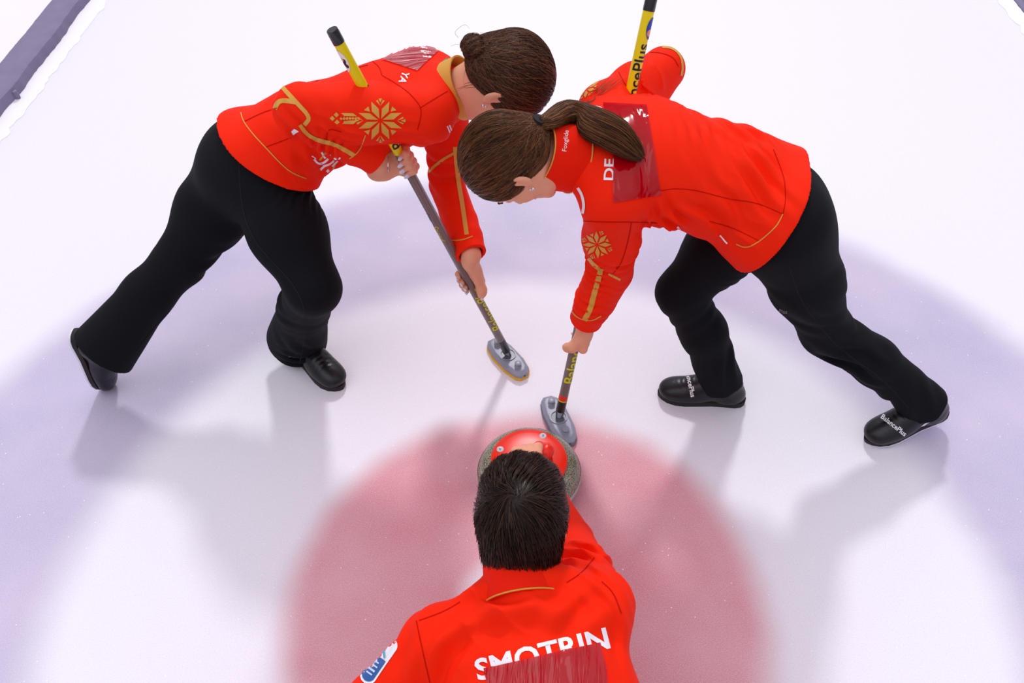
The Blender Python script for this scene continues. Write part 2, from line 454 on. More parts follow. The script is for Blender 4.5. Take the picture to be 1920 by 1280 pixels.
foam = mat('grey_violet_foam', (.225, .195, .30, 1), .8, .2, var=.14, vscale=14, bump=.4, bscale=300)
foam2 = mat('lilac_foam', (.34, .33, .50, 1), .8, .2, var=.1, vscale=20)
frost = mat('frost', (.9, .88, .93, 1), .6, .4, bump=.5, bscale=300)
def strip(name, x0, x1, h, m, wob, inner=1, seed=0):
    """a soft divider lying along the sheet, with a slightly wavy outline"""
    rg = np.random.default_rng(seed); ys = np.arange(-3, 9.01, .02); V = []; F = []
    w1 = np.convolve(rg.normal(0, 1, len(ys)+8), np.ones(9)/9, 'valid')[:len(ys)]*wob
    w2 = np.convolve(rg.normal(0, 1, len(ys)+40), np.ones(41)/41, 'valid')[:len(ys)]*wob*3
    sec = [(0, 0), (0, .6), (.06, .92), (.16, 1.), (.5, .95), (.86, 1.), (.95, .9), (1, .6), (1, 0)]
    for y, a, b in zip(ys, w1, w2):
        for s_, z in sec:
            x = x0+(x1-x0)*s_+(a if s_ < .1 else 0)+b; V.append((x, y, z*h-.02))
    n = len(sec)
    for i in range(len(ys)-1):
        for k in range(n-1): F.append([i*n+k, (i+1)*n+k, (i+1)*n+k+1, i*n+k+1])
    o = MB().add(V, F).build(name, m, loc=(0, 0, 0)); o['kind'] = 'structure'; return o
strip('trim_1', -2.34, -2.50, .09, foam, .006, seed=3)
strip('trim_2', 2.36, 2.395, .05, foam, .003, seed=4)
strip('trim_3', 2.395, 2.62, .07, foam2, .002, seed=5)
# banked frost where the ice meets the dividers
def frost_bank(x0, x1, seed):
    rg = np.random.default_rng(seed); ys = np.arange(-2.9, 8.9, .03); V = []; F = []
    for i, y in enumerate(ys):
        e = rg.normal(0, .003)
        V += [(x0, y, .022), (x0*.6+x1*.4+e, y, .010+abs(rg.normal(0, .002))), (x1+e*2, y, .0008)]
    for i in range(len(ys)-1):
        for k in (0, 1): F.append([i*3+k, (i+1)*3+k, (i+1)*3+k+1, i*3+k+1])
    o = MB().add(V, F).build('frost_bank', frost, loc=(0, 0, 0)); return o
f1 = frost_bank(-2.345, -2.27, 1); f1['kind'] = 'stuff'; f1['label'] = 'white bank of frost along the left foam divider'; f1['category'] = 'frost'
f2 = frost_bank(2.365, 2.30, 2); f2['kind'] = 'stuff'; f2['label'] = 'white bank of frost along the right foam divider'; f2['category'] = 'frost'
# dark valve knob at the left divider
kx = at(29, 178, .03)
vk = MB().lathe(kx-[0, 0, .03], (0, 0, 1), [(.014, 0), (.016, .01), (.016, .035), (.012, .042), (.012, .05)], 20).build('divider_clamp', foam, loc=kx-[0, 0, .03])
tag(vk, 'small dark clamp beside the grey divider at the upper left', 'clamp')

# ------------------------------------------------------------------ curling stone
def granite():
    m = mat('granite', (.2, .19, .14, 1), .22, .5, coat=.3); nt = m.node_tree; N = nt.nodes; L = nt.links
    tc = N.new('ShaderNodeTexCoord'); v = N.new('ShaderNodeTexNoise'); v.inputs['Scale'].default_value = 330; v.inputs['Detail'].default_value = 4; v.inputs['Roughness'].default_value = .75
    L.new(tc.outputs['Object'], v.inputs['Vector']); r = N.new('ShaderNodeValToRGB'); L.new(v.outputs['Fac'], r.inputs[0])
    e = r.color_ramp.elements; e[0].position = .40; e[0].color = (.012, .014, .016, 1); e[1].position = .62; e[1].color = (.42, .40, .30, 1)
    x = e.new(.50); x.color = (.20, .19, .12, 1)
    L.new(r.outputs['Color'], N['Principled BSDF'].inputs['Base Color']); return m
SX, SY = at(992, 884, .06)[:2]
stone = empty('curling_stone', (SX, SY, 0))
tag(stone, 'speckled granite curling stone with a red cap under the delivering player\'s hand', 'curling stone')
sc_ = (SX, SY, 0)
MB().lathe(sc_, (0, 0, 1), [(.062, 0), (.066, 0), (.075, .006), (.10, .010), (.128, .020), (.138, .032), (.143, .046), (.1445, .057), (.143, .068), (.138, .082), (.128, .096), (.115, .106), (.09, .113), (.02, .114)], 72).build('granite_body', granite(), stone)
MB().lathe(sc_, (0, 0, 1), [(.1436, .046), (.1452, .050), (.1456, .057), (.1452, .064), (.1436, .068)], 72, cap=False).build('striking_band', mat('pale_band', (.42, .42, .42, 1), .5, bump=.4, bscale=600), stone)
redpl = mat('red_plastic', (.80, .018, .003, 1), .32, .4)
MB().lathe(sc_, (0, 0, 1), [(.101, .110), (.105, .113), (.105, .117), (.102, .121), (.085, .126), (.055, .129), (.02, .130)], 72).build('cap_disc', redpl, stone)
HZ = .160
ha = A3(SX-.047, SY-.034, HZ); hb = A3(SX+.045, SY-.010, HZ)
F_ = Field().group()
F_.chain([A3(SX+.03, SY+.026, .125), A3(SX+.043, SY+.016, .143), hb+[.004, .012, 0], hb, ha], [.026, .015, .013, .0125, .013], .02)
V_, Q_ = F_.mesh(.0022); obj('handle', V_, Q_, redpl, stone)
stk = mat('grey_sticker', (.52, .55, .60, 1), .4); ink = mat('dark_print', (.012, .01, .02, 1), .5)
for (x, y, ch, rot) in ((938, 842, '4', 200), (1018, 817, '6', 170)):
    p = at(x, y, .1265)
    s_ = MB().lathe(p-[0, 0, .0015], (0, 0, 1), [(.0098, -.006), (.0098, .0022), (.0088, .0028)], 28).build('number_disc', stk, stone)
    V, T = text_mesh(ch); c, s2 = math.cos(math.radians(rot)), math.sin(math.radians(rot)); k = .013
    VV = [(p[0]+k*(c*v[0]-s2*v[1]), p[1]+k*(s2*v[0]+c*v[1]), p[2]+.0018) for v in V]
    obj('number', VV, T, ink, s_)

# ------------------------------------------------------------------ brooms
M['shaft'] = mat('smoky_brown_shaft', (.17, .125, .12, 1), .3, .5, coat=.3, var=.15, vscale=12)
M['shafty'] = mat('yellow_shaft', (.86, .72, .0, 1), .35, .4)
M['ferrule'] = mat('black_ferrule', (.008, .008, .009, 1), .25, .5, coat=.3)
M['bhead'] = mat('grey_plastic', (.27, .28, .36, 1), .38, .45)
M['bdark'] = mat('dark_grey_plastic', (.10, .105, .14, 1), .35, .5)
M['clear'] = mat('clear_grey_plastic', (.34, .36, .44, 1), .15, .6, coat=.5)
M['pady'] = mat('orange_yellow_pad', (.85, .42, .0, 1), .6)
M['padg'] = mat('grey_pad', (.2, .2, .24, 1), .7)
M['yprint'] = mat('yellow_print', (.62, .62, .0, 1), .5)
M['ink'] = ink
def broom(A, B, R, hc, hd, label, padm, band, letters, sticker):
    """A foot of the shaft, B its top, R radius; hc/hd centre and long direction of the head on the ice"""
    o = empty('curling_broom', (hc[0], hc[1], 0)); tag(o, label, 'broom')
    A, B = np.array(A, float), np.array(B, float); ax = nrm(B-A); LN = np.linalg.norm(B-A)
    P = lambda t: A+ax*t
    ysplit = LN*.70
    MB().tube([P(.030), P(ysplit)], R, 40).build('shaft', M['shaft'], o)
    MB().tube([P(ysplit), P(LN-.03)], R*1.012, 40).build('grip_sleeve', M['shafty'], o)
    MB().lathe(P(LN-.034), ax, [(R*1.09, 0), (R*1.09, .027), (R*1.03, .033), (R*.95, .034), (R*.3, .0335)], 36).build('end_cap', M['ferrule'], o)
    MB().tube([P(.018), P(.055 if band else .074)], R*1.015, 36).build('ferrule', M['ferrule'], o)
    if band:
        MB().tube([P(.058), P(.075)], R*1.02, 36).build('red_band', mat('red_tape', (.75, .03, .01, 1), .35), o)
        MB().tube([P(.055), P(.058)], R*1.03, 36).build('yellow_ring', M['yprint'], o)
    # socket with clear prongs
    s_ = MB().tube([P(-.004), P(.008), P(.022)], [R*.55, R*.72, R*.86], 24).build('socket', M['clear'], o)
    for k in range(3):
        a = 2*math.pi*k/3+.4; u = nrm(np.cross(ax, [0, 1, 0])); v = np.cross(ax, u); q = math.cos(a)*u+math.sin(a)*v
        MB().tube([P(-.004)+q*R*.62, P(.021)+q*R*.9], .0028, 8).build('prong', M['bdark'], s_)
    # head
    hd = nrm([hd[0], hd[1], 0]); hw = np.array([-hd[1], hd[0], 0.]); hc = np.array([hc[0], hc[1], 0.])
    def prism(outl, z0, z1, inset, name, m, par, z2=None):
        n = len(outl); V = []
        rings = [(z0, 1.), (z1, 1.)]+([(z2, inset)] if z2 else [])
        for z, k in rings:
            for (l, w) in outl: V.append(hc+hd*l*(k if k == 1 else 1-(1-k)*.5)+hw*w*k+[0, 0, z])
        F = []
        for i in range(len(rings)-1):
            for k in range(n): F.append([i*n+k, i*n+(k+1) % n, (i+1)*n+(k+1) % n, (i+1)*n+k])
        F.append(list(range(n))[::-1]); F.append([(len(rings)-1)*n+k for k in range(n)])
        return MB().add(V, F).build(name, m, par, bevel=.0016)
    out = [(-.094, -.014), (-.094, .012), (-.078, .028), (-.035, .037), (.035, .037), (.078, .028), (.094, .012), (.094, -.014), (.080, -.026), (.035, -.035), (-.035, -.035), (-.080, -.026)]
    padout = [(l*1.01, w*1.06) for l, w in out]
    prism(padout, .002, .011, 1, 'pad', padm, o)
    hb_ = prism(out, .011, .021, .72, 'broom_head', M['bhead'], o, .030)
    # recess round the socket
    cz = np.array([0, 0, 1.])
    MB().lathe(hc+cz*.0295, cz, [(.0265, 0), (.0265, .0035), (.0225, .0035), (.0215, .0006), (.005, .0006)], 32).build('socket_ring', M['bhead'], hb_)
    MB().lathe(hc+cz*.0298, cz, [(.0215, 0), (.0215, .0008), (.002, .0008)], 32).build('socket_well', M['bdark'], hb_)
    for sgn in (-1, 1):
        c = hc+hd*.058*sgn
        MB().lathe(c+cz*.0285, cz, [(.0125, 0), (.0105, .004), (.0078, .006), (.0078, .010), (.0105, .012), (.0105, .0155), (.009, .0165), (.002, .0165)], 28).build('lock_knob', M['bhead'], hb_)
        MB().lathe(hc+hd*.0945*sgn+cz*.0165-hd*.001*sgn, hd*sgn, [(.0028, 0), (.0028, .0014)], 14).build('pin_hole', M['ink'], hb_)
    # lettering wrapped round the shaft
    vdir = nrm(CC-(A+B)/2); u = nrm(vdir-(vdir @ ax)*ax); v = nrm(np.cross(ax, u))
    for (txt, t0, size, ang0, m, shear, rev, wgt) in letters:
        V, T = text_mesh(txt, .1, shear, wgt)
        wmax = V[:, 0].max(); VV = []
        for x, y, _ in V:
            d = t0+(x*size)*(1 if rev else -1); arc = ang0-(y*size)/R*(1 if rev else -1)
            VV.append(P(d)+(R*1.02+.0004)*(math.cos(arc)*u+math.sin(arc)*v))
        obj('lettering', VV, T, m, o)
    for (t0, ang0, rl, ra, m) in sticker:
        V, T = grid_poly([(math.cos(2*math.pi*k/28), math.sin(2*math.pi*k/28)) for k in range(28)], .2)
        VV = [P(t0+y*rl)+(R*1.03+.0006+.0003*(m is not M['white']))*(math.cos(ang0+x*ra)*u+math.sin(ang0+x*ra)*v) for x, y, _ in V]
        obj('sticker', VV, T, m, o)
    return o, P, ax
hA = at(952, 669, .02); hB = at(1047, 786, .02)
dA = at(978, 700, .02)-at(922, 640, .02); dB = at(1066, 826, .02)-at(1026, 744, .02)
B_T = 1.15
A_foot, A_top = A3(hA[0]+.002, hA[1], .034), aty(622, 55, 1.864)
B_foot, B_top = A3(hB[0]+.002, hB[1]+.002, .034), at(1222.5, -8, 1.14)
blue_ = mat('blue_print', (.01, .05, .45, 1), .4); org_ = mat('orange_print', (.9, .35, .12, 1), .4)
LA = np.linalg.norm(A_top-A_foot); LB = np.linalg.norm(B_top-B_foot)
bA, PA, axA = broom(A_foot, A_top, .0128, hA, dA, 'curling broom with a yellow pad, held by the bun-haired sweeper at left', M['pady'], False,
    [('BalancePlus', .222, .042, .62, M['yprint'], .35, True, .012), ('Lite', .615, .020, -1.15, M['ink'], .3, False, 0),
     ('Speed', .555, .024, -1.05, M['yprint'], .3, False, 0), ('BalancePlus', LA-.245, .040, .5, M['ink'], 0, True, .015)],
    [(LA-.075, -1.30, .030, 1.1, M['white']), (LA-.082, -1.0, .007, .35, M['ink']), (LA-.074, -.75, .006, .25, M['ink']), (LA-.088, -.75, .005, .3, M['ink']), (LA-.070, -1.0, .004, .2, org_)])
bB, PB, axB = broom(B_foot, B_top, .0136, hB, dB, 'curling broom with a red band, held by the ponytailed sweeper at right', M['padg'], True,
    [('BalancePlus', .222, .044, .55, M['yprint'], 0, True, .015), ('BalancePlus', LB-.205, .042, .5, M['ink'], 0, True, .015)],
    [(LB-.072, 1.25, .026, .95, blue_), (LB-.083, 1.05, .008, .5, org_)])
# maker's name on the left broom's head
hl = nrm([dA[0], dA[1], 0]); hwv = np.array([-hl[1], hl[0], 0.])
V, T = text_mesh('BalancePlus', .2, .2, .01); q = A3(hA[0], hA[1], .0)
sgn = -1 if hwv @ CC > 0 else 1
VV = [q+hl*(v[0]*.0125)-hwv*(-.0300-v[1]*.0125*1)*1+[0, 0, .0268] for v in V]
# ------------------------------------------------------------------ figure builders
def head(F, c, fwd, up, sc, nb, nr=.055):
    """F gets a head; c centre, fwd face direction, up crown direction; nb neck base"""
    up = nrm(up); fwd = nrm(fwd-(np.dot(fwd, up))*up); rt = np.cross(fwd, up)
    X = np.stack([rt, fwd, up], 1); L = lambda x, y, z: c+X @ (A3(x, y, z)*sc)
    e = lambda p, r, k=.02, op='u': F.ell(L(*p), A3(*r)*sc, k, X, op)
    F.group(.03)
    e((0, -.012, .030), (.072, .094, .080), .03)
    e((0, .028, -.030), (.057, .062, .078), .03)
    e((0, .045, -.078), (.036, .038, .024), .03)
    e((0, .072, .028), (.046, .020, .016), .02)
    for s in (-1, 1): e((.040*s, .056, -.022), (.020, .020, .022), .022)
    e((0, .080, -.093), (.017, .014, .014), .02)
    for s in (-1, 1): e((.031*s, .094, .010), (.017, .014, .011), .010, 's')
    for s in (-1, 1): e((.031*s, .075, .007), (.0135, .0125, .0125), .003)
    for s in (-1, 1): e((.031*s, .0895, .0065), (.010, .004, .0028), .001, 's')
    F.cone(L(0, .086, .016), L(0, .108, -.026), .0065*sc, .0105*sc, .012)
    for s in (-1, 1): e((.0105*s, .099, -.029), (.007, .009, .006), .006)
    for s in (-1, 1): e((.006*s, .104, -.036), (.003, .004, .004), .002, 's')
    e((0, .089, -.050), (.021, .0085, .0055), .006); e((0, .088, -.060), (.018, .009, .0065), .006)
    e((0, .100, -.0545), (.020, .008, .0008), .001, 's')
    F.cone(L(0, -.020, -.045), nb, .050*sc, nr, .03)
    F.group(.008)
    for s in (-1, 1):
        Y = X @ np.array([[math.cos(.35*s), -math.sin(.35*s), 0], [math.sin(.35*s), math.cos(.35*s), 0], [0, 0, 1]])
        F.ell(L(.077*s, -.008, -.004), A3(.0075, .017, .029)*sc, .006, Y); F.ell(L(.075*s, .002, -.028), A3(.0055, .008, .010)*sc, .006, Y)
        F.ell(L(.0845*s, -.003, .001), A3(.0065, .0105, .019)*sc, .003, Y, 's')
        F.ell(L(.085*s, .006, -.008), A3(.007, .006, .009)*sc, .003, X, 's')
    return X, L
def face_parts(parent, X, L, sc):
    for s in (-1, 1):
        c = L(.031*s, .0765, .0065); MB().ball(c, .0118*sc, n=10).build('eye', M['eyew'], parent)
        MB().ball(L(.031*s, .0835, .006), (.0052*sc, .0052*sc, .0052*sc), n=8).build('iris', M['iris'], parent)
        F = Field().group(); F.chain([L(.014*s, .0935, .022), L(.028*s, .0935, .028), L(.046*s, .080, .023)], [.0035, .0035, .002], .003)
        V, Q = F.mesh(.0016); obj('eyebrow', V, Q, M['brow'], parent)
    F = Field().group(); F.ell(L(0, .0935, -.0500), A3(.019, .0055, .0042)*sc, .002, X); F.ell(L(0, .0925, -.0590), A3(.0165, .006, .005)*sc, .001, X)
    V, Q = F.mesh(.0014); obj('lips', V, Q, M['lip'], parent)

def hand(F, G, a, w, t, Rb, spread=.0185, wrist=(0, 0), elbow=None, nails=None, wabs=None, curl=(42, 98, 150, 205), thumb=(-30, -62, -100), toff=.036, fs=1., scale=1., wr=.026):
    """a hand closed on a bar: G centre, a along the bar towards the index finger, w from the bar to the palm, t the way the fingers wrap"""
    a = nrm(a); w = nrm(w-(w @ a)*a); t0 = nrm(np.cross(a, w)); t = t0 if t0 @ t > 0 else -t0
    cy = lambda deg, r, o: G+a*o+(math.cos(math.radians(deg))*w+math.sin(math.radians(deg))*t)*r
    F.group(.02)
    W_ = G+w*(Rb+.021)-t*(.074*scale)+a*wrist[0]+w*wrist[1] if wabs is None else np.asarray(wabs, float)
    kn = [cy(24, Rb+.017, (i-1.5)*spread) for i in range(4)]
    rads = [.0080, .0088, .0090, .0086]     # little .. index
    leng = [.86, .96, 1.0, .95]
    for i in range(4):
        F.cone(W_+(kn[i]-W_)*.22+a*(i-1.5)*.006, kn[i], .0145, .0115, .016)
    F.cone(W_, W_+(np.mean(kn, 0)-W_)*.7, .022, .019, .02, u=w, f=1.45)
    if elbow is not None: F.cone(W_, elbow, wr, .038, .03)
    tips = []
    for i in range(4):
        F.group(.006); o = (i-1.5)*spread; r = rads[i]*fs; q = leng[i]
        pts = [kn[i]]+[cy(24+(c-24)*q, Rb+r*.98, o) for c in curl]
        F.chain(pts, [r*1.22, r*1.1, r*1.0, r*.93, r*.82], .005)
        for p in pts[1:4]: F.ell(p, [r*1.1]*3, .004)
        F.ell(pts[0]+w*.003, [r*1.4]*3, .004)
        tips.append((pts[-2], pts[-1], cy(24+(curl[3]-24)*q, 1, 0)-G, r))
    F.group(.012)
    tb = W_+t*.018-w*.004+a*.018
    tp = [tb, cy(thumb[0], Rb+.016, toff*.75), cy(thumb[1], Rb+.0125, toff), cy(thumb[2], Rb+.0105, toff*1.12)]
    F.chain(tp, [.0165, .0135, .0115, .0095], .012)
    tips.append((tp[-2], tp[-1], cy(thumb[2], 1, 0)-G, .0105))
    return W_, tips
def fingernails(parent, tips, m):
    for p0, p1, n, r in tips:
        d = nrm(p1-p0); n = nrm(n-(n @ d)*d); s = np.cross(d, n); X = np.stack([d, s, n], 1)
        MB().ball(p1+d*r*.45+n*r*.48, (r*1.0, r*.66, r*.42), X, 8).build('fingernail', m, parent)

def shoe(parent, heel, toe, up, Ls=.262, m=None, slider=False, welt=True):
    heel, toe = np.asarray(heel, float), np.asarray(toe, float); f = nrm(toe-heel); up = nrm(up-(up @ f)*f); s = np.cross(f, up)
    X = np.stack([f, s, up], 1); L = lambda x, y, z: heel+X @ A3(x*Ls/.262, y, z)
    F = Field().group(.02)
    F.ell(L(.198, 0, .030), (.060, .043, .030), .03, X); F.ell(L(.225, 0, .028), (.032, .036, .022), .02, X)
    F.ell(L(.140, 0, .034), (.070, .036, .036), .04, X); F.ell(L(.045, 0, .032), (.042, .032, .036), .03, X)
    F.cone(L(.060, 0, .040), L(.052, 0, .082), .038, .034, .03, u=s, f=1.12); F.cone(L(.155, 0, .045), L(.085, 0, .070), .024, .030, .03)
    F.cone(L(.14, 0, .05), L(.075, 0, .085), .028, .030, .03); F.cyl(L(.055, 0, .094), L(.045, 0, .18), .08, .006)
    F.plane(L(0, 0, .017), -up)
    F.fold(L(.175, 0, .06), .03, f, .016, .0012, .3); F.crease([L(.128, -.03, .045), L(.120, 0, .078), L(.128, .03, .045)], .0022, .0018)
    F.crease([L(.045, .036*k, .078) for k in (-1,)]+[L(.020, -.036, .03)], .002, .001)
    V, Q = F.mesh(.0030); up_ = obj('shoe', V, Q, m or M['leather'], parent)
    out = []
    prof = [(-.001, 0), (.002, .016), (.012, .027), (.03, .0325), (.06, .033), (.10, .034), (.14, .040), (.18, .0455), (.21, .0445), (.235, .036), (.252, .022), (.2615, .008), (.2635, 0)]
    o2 = prof+[(x, -y*.92) for x, y in prof[-2:0:-1]]
    def ring(z, k=1.): return [L(.13+(x-.13)*k, y*k, z) for x, y in o2]
    n = len(o2)
    def slab(zs, name, mm, par):
        V = []; [V.extend(ring(z, k)) for z, k in zs]; F_ = []
        for i in range(len(zs)-1):
            for j in range(n): F_.append([i*n+j, i*n+(j+1) % n, (i+1)*n+(j+1) % n, (i+1)*n+j])
        F_ += [list(range(n))[::-1], [(len(zs)-1)*n+j for j in range(n)]]
        return MB().add(V, F_).build(name, mm, par)
    slab([(.004 if slider else 0, 1.0), (.013, 1.005), (.0165, 1.0)], 'sole', M['sole'], up_)
    if slider: slab([(-.002, .99), (.004, .995)], 'slider_sole', M['solew'], up_)
    if welt: slab([(.0164, 1.008), (.0178, 1.006)], 'welt', M['welt'], up_)
    g = MB()                                             # elastic band over the instep
    return up_, L, X, bvh(V, Q)

def strands(tree, starts, flow, n, step, off, rad, m, parent, name='hair_strands', jitter=.004, lift=0., taper=True, gravity=None):
    """thin hairs combed over a base surface; flow(p) gives the combing direction"""
    V = []; Fs = []; tint = []; k = 3
    for p in starts:
        p = Vector(p); path = []; o = off*(.4+random.random()*1.2); tt = random.random()**1.6
        nn = int(n*(.6+.8*random.random())); jit = RNG.normal(0, jitter, 3)
        for i in range(nn):
            r = tree.find_nearest(p)
            if r[0] is None: break
            nv = np.array(r[1]); q = np.array(r[0])
            path.append(q+nv*(o+lift*(i/nn)**2))
            d = flow(q)
            if d is None: break
            d = d+jit*20; d = d-(d @ nv)*nv; l = np.linalg.norm(d)
            if l < 1e-6: break
            p = Vector(q+d/l*step)
        if len(path) < 3: continue
        b = len(V); m_ = len(path)
        for i, q in enumerate(path):
            t = nrm(path[min(i+1, m_-1)]-path[max(i-1, 0)]); ref = nrm(np.cross(t, [.3, .5, .81])); bb = np.cross(t, ref)
            rr = rad*(1-.75*(i/m_)**3 if taper else 1)
            for j in range(k): a = 2.094*j; V.append(q+rr*(math.cos(a)*ref+math.sin(a)*bb)); tint.append(tt)
        for i in range(m_-1):
            for j in range(k): Fs.append((b+i*k+j, b+i*k+(j+1) % k, b+(i+1)*k+(j+1) % k, b+(i+1)*k+j))
    return obj(name, V, np.array(Fs), m, parent, tint=tint)
def free_strands(paths, rad, m, parent, name):
    V = []; Fs = []; tint = []; k = 3
    for path in paths:
        b = len(V); m_ = len(path); tt = random.random()**1.4
        for i, q in enumerate(path):
            t = nrm(np.asarray(path[min(i+1, m_-1)])-np.asarray(path[max(i-1, 0)])); ref = nrm(np.cross(t, [.3, .5, .81])); bb = np.cross(t, ref)
            rr = rad*(1-.7*(i/m_)**3)
            for j in range(k): a = 2.094*j; V.append(q+rr*(math.cos(a)*ref+math.sin(a)*bb)); tint.append(tt)
        for i in range(m_-1):
            for j in range(k): Fs.append((b+i*k+j, b+i*k+(j+1) % k, b+(i+1)*k+(j+1) % k, b+(i+1)*k+j))
    return obj(name, V, np.array(Fs), m, parent, tint=tint)
def spline(pts, n):
    pts = [np.asarray(p, float) for p in pts]; P = [2*pts[0]-pts[1]]+pts+[2*pts[-1]-pts[-2]]; out = []; m_ = len(pts)-1
    for i in range(n):
        s = i/(n-1)*m_; j = min(int(s), m_-1); t = s-j; a, b, c, d = P[j:j+4]
        out.append(.5*((2*b)+(c-a)*t+(2*a-5*b+4*c-d)*t*t+(3*b-a-3*c+d)*t**3))
    return out
def hair_base(F, L, X, sc, grow=.0, face=True):
    e = lambda p, r, k=.02, op='u': F.ell(L(*p), A3(*r)*sc, k, X, op)
    e((0, -.018, .034), (.080+grow, .102+grow, .087+grow), .02)
    e((0, -.055, -.028), (.062+grow, .052+grow, .05), .03)
    if face:
        e((0, .130, -.040), (.082, .080, .125), .012, 's')
        for s in (-1, 1): e((.092*s, .008, -.040), (.034, .030, .055), .010, 's')
        e((0, -.03, -.125), (.10, .12, .055), .010, 's')
def collar(parent, c, axis, fwd, r0, r1, h, th, m, name='collar', open_=0., piping=None, tilt=0., sq=.86):
    """a standing collar, open_ radians wide at the front"""
    axis = nrm(axis); fwd = nrm(fwd-(fwd @ axis)*axis); s = np.cross(axis, fwd); V = []; F = []; n = 64
    a0, a1 = open_/2, 2*math.pi-open_/2; prof = [(0, 0), (.5, .25), (.9, .75), (1, 1)]
    def P(a, k, o): 
        r = r0+(r1-r0)*k+o; dent = 1+.03*math.sin(3*a+1)*k
        return c+axis*(h*k*(1+tilt*math.cos(a)))+fwd*math.cos(a)*r*dent*1.0+s*math.sin(a)*r*sq*dent
    ks = [0, .2, .4, .6, .8, .95, 1.]
    ring = [(k, 0) for k in ks]+[(1., -th)]+[(k, -th) for k in ks[::-1][1:]]
    nr = len(ring)
    for i in range(n+1):
        a = a0+(a1-a0)*i/n
        for k, o in ring: V.append(P(a, k, o))
    for i in range(n):
        for j in range(nr-1): F.append([i*nr+j, (i+1)*nr+j, (i+1)*nr+j+1, i*nr+j+1])
        F.append([i*nr+nr-1, (i+1)*nr+nr-1, (i+1)*nr, i*nr])
    if open_ > .01: F += [list(range(nr)), [n*nr+j for j in range(nr)][::-1]]
    o = MB().add(V, F).build(name, m, parent)
    if piping:
        for k, nm in piping:
            pts = [P(a0+(a1-a0)*i/n, k, .0012) for i in range(n+1)]
            MB().tube(pts, .0016, 8).build(nm, M['gold'], o)
    return o
